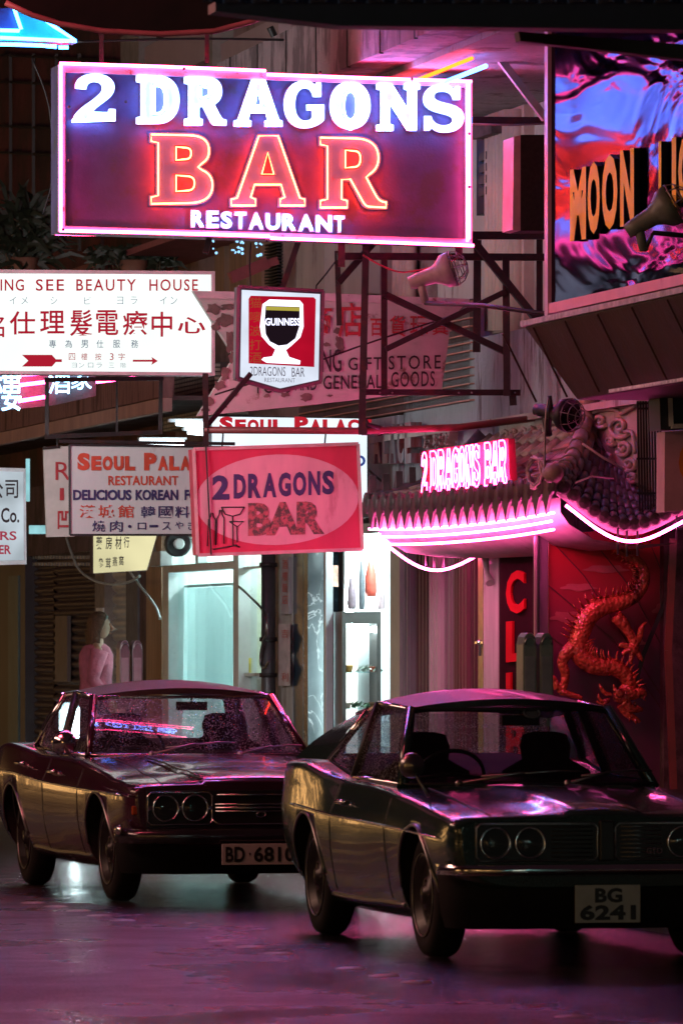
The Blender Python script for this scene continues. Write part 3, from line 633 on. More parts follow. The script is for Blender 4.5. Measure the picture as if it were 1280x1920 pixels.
# near end slope: from curved eave up to the hip
def end_pt(s, t=TN):                  # along the near gable eave, corner -> wall, hanging down in the middle
    return W(t, OE+(.90-.0)*s, 2.50-.10*s-.165*sin(pi*s*.98)-.05*sin(pi*s)**2)
mb = MB(); g = []
for i in range(15):
    s_ = i/14; e = end_pt(s_)+Z*.10; top = W(11.3-1.35*s_, -.02, ZR-.02-.45*s_)
    g.append([slope(e, top, k/8, .06) for k in range(9)])
mb.patch(g, flip=True); mb.build('end_roof', M['tile_dark'], PC)
mb = MB()
for i in range(13):
    s_ = (i+.5)/13; e = end_pt(s_)+Z*.13; top = W(11.3-1.35*s_, -.02, ZR-.05-.45*s_)
    for k in range(6): mb.tube([slope(e,top,k/6,.06), slope(e,top,(k+1)/6,.06)], [.036,.030], 8)
    mb.lathe(e, -U, [(0,.045),(.02,.045),(.02,.03),(.025,0)], 10)
mb.build('end_tiles', M['tile_dark'], PC)
mb = MB(); hp = [slope(W(TN-.05,OE-.05,2.70), W(11.2,-.05,ZR+.1), k/9, .13) for k in range(10)]
for k in range(9): mb.tube([hp[k], hp[k+1]], [.062,.050], 10)
mb.ball(hp[0], .07, 7); mb.tube([W(11.2,-.05,ZR+.05), W(11.2,-.05,ZR+.28)], [.07,.075], 10); mb.ball(W(11.2,-.05,ZR+.3), .085, 7); mb.build('hip_ridge', M['tile'], PC)
mb = MB(); hp2 = [slope(W(TFAR+.05,OE-.02,2.62), W(TFAR-.2,-.05,ZR), k/9, .12) for k in range(10)]
mb.tube(hp2, [.10,.10,.09,.11,.08,.10,.08,.1,.09,.1], 9)
for k in range(4): mb.prism([hp2[k]-U*.05, hp2[k]-U*.02+Z*.22, hp2[k]+U*.1+Z*.05], N*.05)
mb.build('far_ridge', M['tile_dark'], PC)
# fascia, soffit, gables
M['soffit'] = mat('soffit_paint', (.50,.42,.42), .5, 0, .2, 4, dirt=(.25,.15,.16), dirt_amt=.2)
mb = MB(); g = []
for i in range(13):
    t = TN+.02+(TFAR-TN-.04)*i/12; z = eave_z(t)
    g.append([W(t,OE+.02,z+.08), W(t,OE+.02,z-.02), W(t,OE+.08,z-.10), W(t,OE+.25,z-.20), W(t,OE+.5,z-.235), W(t,OE+.84,z-.22)])
mb.patch(g); mb.build('soffit', M['soffit'], PC)
for T_, sg in ((TN+.02, 1), (TFAR-.02, -1)):
    mb = MB(); top = [end_pt(i/14, T_)+Z*.14 for i in range(15)]; bot = [end_pt(i/14, T_)+Z*.06 for i in range(15)]
    mb.prism(top+bot[::-1], U*.03*sg); mb.build('gable_board', M['soffit'], PC)
mb = MB()
for k, (dz, do) in enumerate(((-.005,-.02),(-.06,-.035),(-.115,-.02))):
    mb = MB(); mb.tube([W(TN+(TFAR-TN)*i/12, OE+.01+do-.02, eave_z(TN+(TFAR-TN)*i/12)+dz-.02) for i in range(13)], .009, 8); mb.build('neon_tube', M['t_pink2'], PC)
for T_, dz in ((TN-.03, .02), (TFAR+.02, -.10), (TFAR-.06, .02)):
    mb = MB(); mb.tube([end_pt(i/20, T_)+Z*dz for i in range(1, 20)], .010, 8); mb.build('neon_tube', M['t_pink2'], PC)
mb = MB()
for T_ in (TN-.01, TFAR):
    for s_ in (.45,.52,.60,.9): p = end_pt(s_, T_); mb.tube([p+Z*.1, p-Z*.08], .008, 4)
mb.build('tube_clip', M['dullchrome'], PC)
# neon words on the roof
NW = thing('roof_neon_sign', 'small hot pink neon words 2 DRAGONS BAR standing on the pagoda roof', 'neon sign', fa(870,930,-.80))
ON = -.80
mb = MB(); P_ = [fa(x,y,ON+.03) for x,y in ((787,846),(952,822),(956,906),(794,930))]; mb.prism(P_, N*.05); mb.build('backboard', mat('red_backboard', (.30,.02,.05), .5), NW)
lay = [('2',790,800),('D',806,820),('R',821,833),('A',834,847),('G',847,860),('O',860,871),('N',873,886),('S',887,899),('B',908,920),('A',921,934),('R',935,949)]
for ch, x0, x1 in lay:
    q = qf4(ON-.01, (x0,849-(x0-790)*.155),(x1,849-(x1-790)*.155),(x1,926-(x1-790)*.13),(x0,926-(x0-790)*.13))
    mb = MB()
    for c in glyph(ch): mb.tube([q(*p) for p in c], .0048, 6, True)
    mb.build('neon_tube', M['t_hot'], NW)
mb = MB()
for x in (800,860,930): mb.bar(fa(x,926-(x-790)*.13,ON+.06), fa(x,945-(x-790)*.13,ON+.06), .03)
mb.build('stand', M['steel'], NW)
# rope and cables lying on the roof corner
RC = thing('cable_coil', 'pale tangled cable lying on the near corner of the pagoda roof', 'cable', W(TN+.15,OE+.1,2.75))
mb = MB(); random.seed(11); pts = []
for i in range(70): a = i*.62; pts.append(W(TN+.35+.18*cos(a)+random.uniform(-.03,.03), OE-.08+.03*random.random(), 2.72+.10*sin(a)+random.uniform(-.02,.02)))
mb.tube(pts, .006, 4); mb.tube([cr(1092,832,10),cr(1130,858,10),cr(1170,880,10)], .008, 6); mb.tube([cr(1078,905,TN-.1),cr(1110,893,TN-.1),cr(1150,897,TN-.05)], .006, 5); mb.build('strand', mat('pale_cable', (.5,.4,.38), .6), RC)

# ------------------------------------------------------------------ right edge signs and grille
RS = thing('black_sign', 'black sign with pale frame and orange disc beside the iron grille', 'sign', cr(1262,805,6.6))
mb = MB(); mb.cprism([(1234,670),(1400,662),(1400,800),(1238,806)], 6.6, .25); mb.build('cabinet', M['black'], RS)
mb = MB(); loop([(1253,673),(1400,668),(1400,796),(1258,799)], .028, 6.58); mb.build('frame', mat('pale_frame', (.5,.48,.42), .5), RS)
mb = MB(); mb.add([cr(1283+15*cos(2*pi*k/20), 714+18*sin(2*pi*k/20), 6.57) for k in range(20)], [list(range(20))]); mb.build('disc', mat('orange_disc', (.75,.10,.05), .5), RS)
RS2 = thing('plastic_sign', 'pink plastic sign with orange letter below the orange disc sign', 'sign', cr(1262,960,6.6))
mb = MB(); mb.cprism([(1246,809),(1400,801),(1400,950),(1245,960)], 6.65, .18, 0); mb.build('cabinet', mat('pink_plastic', (.62,.32,.38), .25, 0, .2, 3), RS2)
mb = MB(); put_text(mb, 'C', qc(6.64, 1272,828,1310,905), 0, .02); mb.build('lettering', mat('orange_letter', (.8,.22,.03), .5), RS2)
IG = thing('iron_grille', 'black iron window grille beside the scroll relief', 'grille', fa(1215,960,-.25))
mb = MB()
for k in range(9): x = 1195+k*5.2; mb.bar(cr(x,752,9.3), cr(x+4,962,9.3), .014)
mb.build('bars', M['black'], IG)
mb = MB()
for y in (756,766,860,925): mb.cbar(1193,y,1240,y,9.29,.014)
mb.build('rails', M['black'], IG)
# ------------------------------------------------------------------ ground
def road_mat():
    m = bpy.data.materials.new('wet_asphalt'); m.use_nodes = True; t = m.node_tree; n = t.nodes; l = t.links; b = n['Principled BSDF']
    tc = n.new('ShaderNodeTexCoord'); mp = n.new('ShaderNodeMapping'); mp.inputs['Rotation'].default_value = (0,0,-A); l.new(tc.outputs['Object'], mp.inputs[0])
    big = n.new('ShaderNodeTexNoise'); big.inputs['Scale'].default_value = .55; big.inputs['Detail'].default_value = 7; big.inputs['Roughness'].default_value = .65; l.new(mp.outputs[0], big.inputs[0])
    fine = n.new('ShaderNodeTexNoise'); fine.inputs['Scale'].default_value = 34; fine.inputs['Detail'].default_value = 5; l.new(mp.outputs[0], fine.inputs[0])
    c = n.new('ShaderNodeValToRGB'); c.color_ramp.elements[0].color = (.012,.011,.012,1); c.color_ramp.elements[1].color = (.062,.040,.043,1); c.color_ramp.elements[0].position = .38; c.color_ramp.elements[1].position = .64
    l.new(big.outputs[0], c.inputs[0]); l.new(c.outputs[0], b.inputs['Base Color'])
    r = n.new('ShaderNodeMapRange'); r.inputs[1].default_value = .36; r.inputs[2].default_value = .62; r.inputs[3].default_value = .14; r.inputs[4].default_value = .50; l.new(big.outputs[0], r.inputs[0]); l.new(r.outputs[0], b.inputs['Roughness'])
    b.inputs['Specular IOR Level'].default_value = .6
    dt = n.new('ShaderNodeVectorMath'); dt.operation = 'DOT_PRODUCT'; dt.inputs[1].default_value = tuple(N); l.new(tc.outputs['Object'], dt.inputs[0])
    wn = n.new('ShaderNodeTexNoise'); wn.inputs['Scale'].default_value = .9; wn.inputs['Detail'].default_value = 6; wn.inputs['Roughness'].default_value = .7; l.new(mp.outputs[0], wn.inputs[0])
    ws = n.new('ShaderNodeMath'); ws.operation = 'MULTIPLY_ADD'; ws.inputs[1].default_value = 3.4; l.new(wn.outputs[0], ws.inputs[0]); l.new(dt.outputs['Value'], ws.inputs[2])
    k0 = F0.dot(N)+1.7
    wet = n.new('ShaderNodeMapRange'); wet.interpolation_type = 'SMOOTHSTEP'; wet.inputs[1].default_value = k0-5.1; wet.inputs[2].default_value = k0-3.9; l.new(ws.outputs[0], wet.inputs[0])
    rm = n.new('ShaderNodeMix'); rm.data_type = 'FLOAT'; l.new(wet.outputs[0], rm.inputs[0]); l.new(r.outputs[0], rm.inputs[2]); rm.inputs[3].default_value = .16; l.new(rm.outputs[0], b.inputs['Roughness'])
    cm = n.new('ShaderNodeMix'); cm.data_type = 'RGBA'; l.new(wet.outputs[0], cm.inputs[0]); l.new(c.outputs[0], cm.inputs[6]); cm.inputs[7].default_value = (.012,.011,.012,1); l.new(cm.outputs[2], b.inputs['Base Color'])
    bp = n.new('ShaderNodeBump'); bp.inputs['Strength'].default_value = .6; bp.inputs['Distance'].default_value = .035; l.new(fine.outputs[0], bp.inputs['Height'])
    b2 = n.new('ShaderNodeBump'); b2.inputs['Strength'].default_value = .5; b2.inputs['Distance'].default_value = .05; l.new(big.outputs[0], b2.inputs['Height']); l.new(bp.outputs[0], b2.inputs['Normal']); l.new(b2.outputs[0], b.inputs['Normal'])
    sm = n.new('ShaderNodeMapRange'); sm.inputs[3].default_value = 1.0; sm.inputs[4].default_value = .35; l.new(wet.outputs[0], sm.inputs[0]); l.new(sm.outputs[0], bp.inputs['Strength'])
    s2 = n.new('ShaderNodeMapRange'); s2.inputs[3].default_value = .5; s2.inputs[4].default_value = .22; l.new(wet.outputs[0], s2.inputs[0]); l.new(s2.outputs[0], b2.inputs['Strength'])
    return m
OK_ = -2.15                                    # kerb line
mb = MB(); mb.add([(-250,-60,0),(250,-60,0),(250,400,0),(-250,400,0)], [(0,1,2,3)]); tag(mb.build('road', road_mat()), kind='structure')
mb = MB(); mb.box(-20, 90, OK_+.15, 40, -.05, .13); tag(mb.build('pavement', mat('wet_pavement', (.16,.15,.15), .35, 0, .25, 3, .3, 30, rvar=.15)), kind='structure')
mb = MB(); mb.box(-20, 90, OK_, OK_+.147, -.05, .125); tag(mb.build('kerb', mat('kerb_stone', (.18,.17,.16), .45, 0, .3, 4, .3, 30), bevel=.015), kind='structure')
def spl0(P):
    out = []
    for a_, b_ in zip(P, P[1:]):
        for k in range(6): u = k/6; out.append((a_[0]*(1-u)+b_[0]*u, a_[1]*(1-u)+b_[1]*u+random.uniform(-.7,.7)))
    return out+[P[-1]]
stud_m = mat('worn_white_paint', (.34,.31,.31), .3, 0, .3, 25)
first = None
for px, py in ((62,1694),(105,1701),(147,1709),(187,1718),(230,1727),(417,1766),(469,1777),(522,1789),(657,1817),(720,1831),(781,1843),(1072,1908)):
    p = gd(px, py)
    if first is None:
        mb = MB(); mb.lathe(p, Z, [(0,.075),(.004,.07),(.007,.05),(.008,0)], 14); first = mb.build('road_stud', stud_m, None, p)
        tag(first, 'round white stud set in the wet road in a line along the parked cars', 'road stud', 'round road studs along the parking line')
    else: o = first.copy(); COL.objects.link(o); o.location = p
# ------------------------------------------------------------------ bar building (near the camera, right)
BB = thing('bar_building', 'bar building with dark panelled front behind the pagoda canopy', 'building', W(13,0,.13))
tA, tB = 9.95, tf(752)
mb = MB(); mb.box(9.0, tB, .02, .5, 2.35, 3.9); mb.build('lower_wall', M['wall_grey'], BB)
mb = MB(); mb.box(9.9, tB, .12, .5, .13, 2.35); mb.build('back_wall', M['wall_dark'], BB)
# folded panel doors
for i, (x0, x1, o, c) in enumerate(((752,770,-.02,(.20,.19,.21)),(770,787,.03,(.14,.08,.09)),(787,806,.0,(.12,.08,.085)),(806,826,-.03,(.50,.38,.42)),(826,850,.02,(.26,.17,.20)),(850,862,.04,(.13,.05,.06)),(862,880,.0,(.16,.06,.075)),(880,896,.03,(.10,.04,.05)))):
    mb = MB(); mb.fbox(x0, 1000, x1-1, 1600, o, o+.05); 
    t0_, t1_ = sorted((tf(x0,o), tf(x1,o)))
    for k in range(3): tt = t0_+(t1_-t0_)*(k+.5)/3; mb.box(tt-.02, tt+.02, o-.018, o, .14, 2.4)
    mb.build('door_panel', mat('panel_paint', c, .4, .1, .12, 8, streak=.4), BB)
mb = MB(); mb.fbox(896, 1000, 905, 1600, -.06, .06); mb.build('door_frame', mat('yellowed_frame', (.32,.30,.10), .45, 0, .3, 9), BB)
mb = MB(); p = fa(899, 1205, -.075); mb.ball(p, .025, 6); mb.bar(p-U*.12, p+U*.12, .018); mb.bar(p-Z*.10, p+Z*.0, .02); mb.build('latch', M['chrome'], BB)
mb = MB(); mb.fbox(906, 1000, 934, 1600, -.12, .1); mb.build('pilaster', mat('stained_pilaster', (.42,.36,.36), .7, 0, .2, 5, .2, streak=.6, dirt=(.2,.12,.1), dirt_amt=.3), BB)
mb = MB(); p = fa(912,1010,-.16); mb.tube([p, p-Z*.12+U*.05, p-Z*.25, p-Z*.33-U*.1], [.035,.03,.02,.035], 6); mb.build('rag', M['soffit'], BB)
CS = thing('club_sign', 'tall dark maroon sign board with red letters CLUB under the canopy', 'sign', fa(965,1350,-.3))
mb = MB(); mb.fbox(936, 1005, 1000, 1600, -.30, -.2); mb.build('board', mat('maroon_board', (.020,.003,.005), .85, 0, .3, 3, .1, spec=.05), CS)
M['club_red'] = mat('bright_red_letter', (.46,.008,.014), .8, 0, .05, spec=.05)
for ch, yt, yb in (('C',1072,1150),('L',1166,1240),('U',1262,1338),('B',1356,1430)):
    mb = MB(); put_text(mb, ch, qf4(-.32, (948,yt),(982,yt-4),(982,yb-1),(948,yb+2)), 0, .03, ext=N*.018); mb.build('letter', M['club_red'], CS)
# mural wall facing the street end
TM = 10.0
MW = thing('mural_panel', 'red and purple painted panel with flat clouds behind the dragon', 'mural', cr(1130,1440,TM))
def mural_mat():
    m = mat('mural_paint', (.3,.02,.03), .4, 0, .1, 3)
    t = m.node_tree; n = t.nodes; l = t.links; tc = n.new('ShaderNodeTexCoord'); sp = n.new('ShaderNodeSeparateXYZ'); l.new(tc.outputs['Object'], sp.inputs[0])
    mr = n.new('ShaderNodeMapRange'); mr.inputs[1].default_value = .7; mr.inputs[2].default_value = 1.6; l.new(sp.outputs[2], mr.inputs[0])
    cr_ = n.new('ShaderNodeValToRGB'); cr_.color_ramp.elements[0].color = (.12,.035,.085,1); cr_.color_ramp.elements[1].color = (.50,.010,.015,1); l.new(mr.outputs[0], cr_.inputs[0]); l.new(cr_.outputs[0], n['Principled BSDF'].inputs['Base Color']); return m  # colour runs from purple below to red above
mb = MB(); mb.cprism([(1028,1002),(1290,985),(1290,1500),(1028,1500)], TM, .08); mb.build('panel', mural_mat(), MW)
mb = MB(); random.seed(5)
for cx, cy, rx, ry in ((1135,1067,38,7),(1085,1101,30,7),(1062,1157,28,10),(1247,1143,22,12),(1185,1205,24,7)):
    pts = []
    for i in range(26):
        a = 2*pi*i/26; k = 1+.18*sin(5*a)+random.uniform(-.08,.08); pts.append(cr(cx+rx*cos(a)*k*(1 if abs(cos(a))<.8 else 1.05), cy+ry*sin(a)*k, TM-.006))
    mb.add(pts, [list(range(26))])
mb.build('cloud', mat('cloud_paint', (.42,.10,.12), .5), MW)
mb = MB()
for a in ((1030,1010,1095,1080),(1095,1080,1275,1360),(1028,1098,1150,1200),(1150,1200,1260,1360),(1100,1000,1180,1100),(1180,1100,1250,1230),(1028,1190,1060,1215),(1215,1010,1275,1160)):
    mb.cbar(*a, TM-.006, .006)
mb.build('panel_joint', mat('joint_line', (.10,.02,.03), .6), MW)
mb = MB(); mb.cbar(1278,1050,1205,1230,TM-.08,.03); mb.cbar(1205,1230,1190,1285,TM-.08,.03); mb.build('strut', M['black'], MW)
PO = thing('corner_post', 'purple metal post beside the club sign', 'post', cr(1016,1400,9.98))
mb = MB(); mb.cprism([(1003,1004),(1028,1004),(1028,1500),(1003,1500)], 9.96, .05); mb.build('shaft', mat('purple_metal', (.30,.20,.26), .3, .4, .2, 5, streak=.5), PO, bevel=.01)
mb = MB(); mb.cprism([(1008,1004),(1011,1004),(1011,1500),(1008,1500)], 9.93, .028); mb.build('groove', M['black'], PO)
PO2 = thing('red_post', 'leaning dark red post at the right end of the mural', 'post', cr(1258,1400,9.3))
mb = MB(); mb.bar(cr(1262,1010,9.4), cr(1252,1220,9.4), .05); mb.bar(cr(1252,1220,9.4), cr(1262,1480,9.4), .05); mb.build('shaft', mat('red_post_paint', (.16,.008,.012), .4), PO2)
# dragon relief
DR = thing('dragon_relief', 'glossy red dragon sculpture with scales and spines climbing down the mural', 'sculpture', cr(1130,1330,TM-.1))
zx = lambda x, y, d=0.0: cr(1000+x/4.571, 980+y/4.571, TM-.10-d)
PXM = 39.7/FPX/4.571
def spl(P, k=5):
    out = []
    for i in range(len(P)-1):
        p0, p1, p2, p3 = P[max(i-1,0)], P[i], P[i+1], P[min(i+2,len(P)-1)]
        for s in range(k):
            u = s/k
            out.append(tuple(.5*((2*p1[c])+(-p0[c]+p2[c])*u+(2*p0[c]-5*p1[c]+4*p2[c]-p3[c])*u*u+(-p0[c]+3*p1[c]-3*p2[c]+p3[c])*u**3) for c in range(len(p1))))
    out.append(tuple(P[-1])); return out
body = spl([(620,170,12),(690,225,26),(790,285,38),(880,330,46),(935,400,52),(945,480,56),(915,560,62),(850,630,68),(740,680,76),(620,705,84),(520,750,90),(445,830,92),(405,930,90),(375,1020,86),(375,1090,84),(420,1160,84),(500,1215,84),(600,1235,82),(690,1240,78),(770,1290,72),(815,1360,68),(825,1430,66)])
def dragon_mat():
    m = mat('red_lacquer_scales', (.58,.10,.05), .22, .15, .3, 8, coat=.5, dirt=(.16,.015,.02), dirt_amt=.3)
    t = m.node_tree; n = t.nodes; l = t.links; tc = n.new('ShaderNodeTexCoord'); v = n.new('ShaderNodeTexVoronoi'); v.inputs['Scale'].default_value = 38; l.new(tc.outputs['Object'], v.inputs[0])
    b = n.new('ShaderNodeBump'); b.inputs['Strength'].default_value = .9; b.inputs['Distance'].default_value = .012; b.invert = True; l.new(v.outputs[0], b.inputs['Height']); l.new(b.outputs[0], n['Principled BSDF'].inputs['Normal']); l.new(b.outputs[0], n['Principled BSDF'].inputs['Coat Normal']); return m
DM = dragon_mat()
mb = MB(); mb.tube([zx(x,y,r*PXM*.6) for x,y,r in body], [r*PXM for _,_,r in body], 14)
def limb(P, d=.03):
    P = spl(P, 4); mb.tube([zx(x,y,d) for x,y,_ in P], [max(.003,r*PXM) for *_,r in P], 9)
limb([(700,800,60),(760,860,58),(800,920,46),(840,980,40),(860,1040,44),(860,1090,50)], .06)
limb([(860,1060,34),(905,980,30),(925,900,22),(965,855,8)], .06)
for e in ((740,1050),(770,1120),(830,1190),(920,1165)): limb([(860,1090,34),((860+e[0])/2,(1090+e[1])/2-10,26),(e[0],e[1],18),(e[0]+15,e[1]+25,6)], .08)
limb([(370,1060,70),(290,1110,62),(245,1200,46),(270,1290,40),(262,1380,36),(235,1450,38)], .05)
for e in ((190,1380),(330,1480),(400,1500)): limb([(235,1450,32),((235+e[0])/2,(1450+e[1])/2,26),(e[0],e[1],20),(e[0]+10,e[1]+25,6)], .06)
limb([(200,1430,30),(185,1370,28),(165,1330,24),(150,1300,10)], .06)
# head: skull, snout, jaws
limb([(810,1400,66),(790,1460,84),(740,1490,66),(690,1500,40)], .08); limb([(790,1440,60),(850,1470,54),(910,1450,40),(950,1470,26),(945,1500,10)], .10)
limb([(770,1530,54),(830,1590,40),(890,1600,32),(935,1605,16)], .09); limb([(740,1560,40),(790,1630,36),(850,1670,30),(910,1710,16)], .07)
mb.ball(zx(740,1460,.20), .035, 7)
mb.build('body', DM, DR)
mb = MB()
def spike(x, y, dx, dy, r, d=.08): mb.tube([zx(x,y,d), zx(x+dx*.55+dy*.08,y+dy*.55,d), zx(x+dx,y+dy,d)], [r*PXM, r*PXM*.6, .002], 6)
for i in range(6, len(body)-6, 2):
    x, y, r = body[i]; x2, y2, _ = body[i+1]; dx, dy = x2-x, y2-y; L = sqrt(dx*dx+dy*dy)+1e-6
    sd = 1 if i < 78 else 1
    nx, ny = dy/L*sd, -dx/L*sd
    if i < 34: nx, ny = -nx, -ny
    if i < 34: nx, ny = (nx, ny) if i > 10 else (nx, ny)
    if 34 <= i: nx, ny = -abs(nx) if i < 66 else nx, -abs(ny)
    spike(x+nx*r*.8, y+ny*r*.8, nx*r*1.0-dx/L*22, ny*r*1.0-dy/L*22, 13)
mb.build('spine_crest', DM, DR)
for P in ([(665,1480,20),(610,1460,18),(575,1410,14),(562,1380,4)], [(650,1520,20),(590,1530,16),(560,1500,12),(556,1470,4)], [(700,1440,20),(690,1410,14),(686,1385,4)], [(640,1530,18),(580,1560,16),(540,1530,8)]):
    mb = MB(); P = spl(P,4); mb.tube([zx(x,y,.10) for x,y,_ in P], [max(.003,r*PXM) for *_,r in P], 8); mb.build('horn', DM, DR)
mb = MB()
for x,y,dx,dy in ((900,1400,70,-20),(880,1380,60,-40),(860,1340,40,-50),(920,1490,40,40),(860,1540,20,40),(900,1600,-10,-40),(860,1590,-15,-35),(820,1660,0,50),(870,1690,5,45)): spike(x,y,dx,dy,14,.1)
mb.build('mane', DM, DR)
# scroll relief strip over the canopy
SC = thing('scroll_relief', 'pale plaster panel with carved scrolls above the pagoda roof', 'relief', fa(1130,860,-.02))
mb = MB(); mb.fbox(935, 772, 1194, 925, -.05, .015); 
mb.build('plaster_ground', M['wall_pale'], SC)
mb = MB(); mb.fbox(690, 785, 1195, 797, -.12, -.052); mb.build('moulding', M['wall_pale'], SC)
mb = MB(); random.seed(9)
def spiral(cx, cy, r, t, turns=1.6, w=.016, sg=1):
    pts = [fa(cx+sg*(r*(1-i/34))*cos(i/34*turns*2*pi+.6), cy+(r*1.05*(1-i/34))*sin(i/34*turns*2*pi+.6), -.07) for i in range(34)]
    mb.tube(pts, w, 6)
TS = 10.6
for a in ((1125,789,13,1),(1160,800,22,1),(1168,840,15,-1),(1145,826,9,1),(1180,870,14,-1),(1140,858,10,1),(1110,808,9,-1),(1185,895,10,1)): spiral(a[0],a[1],a[2],TS,sg=a[3])
for i in range(9): x = 945+i*17; spiral(x, 812-i*2.4, 8, 13.6-.25*i, 1.4, .013, 1 if i%2 else -1)
for P in ([(1095,785),(1120,770),(1150,768),(1165,775),(1190,760)],[(1100,830),(1118,822),(1128,850),(1140,875),(1160,900)],[(1170,810),(1185,812),(1190,850)],[(950,822),(990,810),(1030,806),(1060,790)]):
    mb.tube([fa(x,y,-.07) for x,y in spl(P,5)], .014, 6)
mb.build('scrolls', mat('scroll_plaster', (.40,.30,.29), .7, 0, .2, 8), SC)
# raised letters on the grey fascia over the restaurant
FL = thing('raised_letter_sign', 'weathered raised metal letters on the grey wall beside the small pink neon', 'sign', fa(750,880,-.08))
for ch, x0, x1, y0 in (('A',697,713,800),('L',716,726,798),('A',728,742,796),('C',744,756,795),('E',758,770,793)):
    mb = MB(); put_text(mb, ch, qf4(-.12, (x0,y0),(x1,y0-2),(x1,868),(x0,870)), 0, .05, ext=N*.09); mb.build('letter', mat('weathered_metal', (.22,.20,.22), .4, .5, .5, 6, streak=.5, dirt=(.2,.05,.05), dirt_amt=.5), FL)
for ch, x0, x1 in (('漢',792,806),('城',810,824),('館',828,842)):
    mb = MB(); put_text(mb, ch, qf4(-.10, (x0,806),(x1,804),(x1,840),(x0,842)), 0, .04, ext=N*.07); mb.build('letter', mat('weathered_red_metal', (.25,.12,.12), .5, .3, .4, 6), FL)
# upper storeys of the bar building
mb = MB(); mb.box(8.9, tB+.0, .3, .8, 3.9, 9); mb.build('upper_wall', M['wall_pale'], BB)
mb = MB(); 
for k in range(9): x = 921+k*6.6; mb.tube([fa(x,205,.22), fa(x,620,.22)], .055, 8)
mb.fbox(918,205,982,620,.22,.3); mb.build('fluted_pilaster', mat('pink_fluted_render', (.50,.34,.30), .7, 0, .15, 4), BB)
mb = MB()
for k in range(5): x = 746+k*6; mb.tube([fa(x,440,.22), fa(x,600,.22)], .05, 8)
mb.build('fluted_pilaster', mat('pink_fluted_render_b', (.45,.30,.27), .7), BB)
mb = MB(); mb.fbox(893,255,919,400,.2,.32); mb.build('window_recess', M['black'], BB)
mb = MB(); mb.fbox(886,225,921,255,.1,.3); mb.build('lintel', M['wall_dark'], BB)
mb = MB()
for k in range(4): mb.fbox(897,285+k*22,911,300+k*22,.17,.2)
mb.build('window_block', M['wall_dark'], BB)
# louvre shutter behind the arrow board
LV = thing('louvre_shutter', 'dark red louvred shutter behind the arrow board', 'shutter', fa(780,770,.0))
mb = MB(); mb.fbox(560,600,880,782,.02,.08); mb.build('backing', M['wall_dark'], LV)
mb = MB()
for k in range(13): y = 603+k*14.5; mb.fbox(560,y,880,y+2.2,-.02,.02)
mb.build('slats', mat('orange_slats', (.42,.20,.14), .5), LV)
# overhanging slab and its neon strips
SL = thing('balcony_slab', 'overhanging balcony slab with beam above the big neon sign', 'balcony', W(14,-.8,6))
zS = 5.62
mb = MB(); mb.box(8.8, 17, -1.25, .32, zS, zS+.25); mb.build('slab', M['concrete'], SL)
mb = MB(); mb.box(8.8, 17, -1.62, -1.26, zS+.04, zS+.5); mb.build('edge_beam', mat('stained_beam', (.26,.19,.21), .8, 0, .3, 3, .5, streak=.3, dirt=(.10,.07,.08), dirt_amt=.5), SL)
mb = MB()
for k in range(8): mb.box(8.9+k, 8.925+k, -1.625, -1.6, zS+.03, zS+.5)
mb.build('conduit', M['black'], SL)
mb = MB(); mb.tube([W(t,-1.15,zS-.06) for t in (10.2,13,16,19)], .014, 6); mb.build('neon_tube', M['t_orange'], SL)
mb = MB(); mb.tube([W(t,-1.0,zS-.09) for t in (10.4,13,16,19)], .016, 6); mb.build('neon_tube', M['t_blue'], SL)
SD = thing('steel_angle', 'slanting steel angle bar in front of the balcony slab', 'bracket', cr(960,130,11))
mb = MB(); mb.cbar(888,45,1022,222,11,.05); mb.cbar(893,45,1027,222,11.03,.02); mb.build('bar', mat('grey_green_steel', (.22,.23,.20), .5), SD)
HB = thing('steel_beam', 'dark red horizontal beam to the right of the big neon sign', 'beam', cr(960,226,11.2))
mb = MB(); mb.cbar(884,225,1032,226,11.2,.05); mb.build('bar', M['steel'], HB); mb = MB(); mb.tube([cr(884,232,11.17),cr(960,234,11.17),cr(1032,231,11.17)], .008, 5); mb.build('cable', M['cage'], HB)
DB = thing('sign_box', 'dark blank sign box with pink side beside the mirror sign', 'sign', cr(1000,430,9.6))
mb = MB(); mb.cprism([(976,252),(1034,252),(1034,432),(976,432)], 9.6, .3); mb.build('face', mat('black_mesh', (.02,.012,.014), .8, 0, .5, 30), DB)
mb = MB(); mb.cprism([(963,256),(976,252),(976,432),(961,430)], 9.61, .28); mb.build('side', mat('pink_side', (.6,.34,.40), .5), DB)
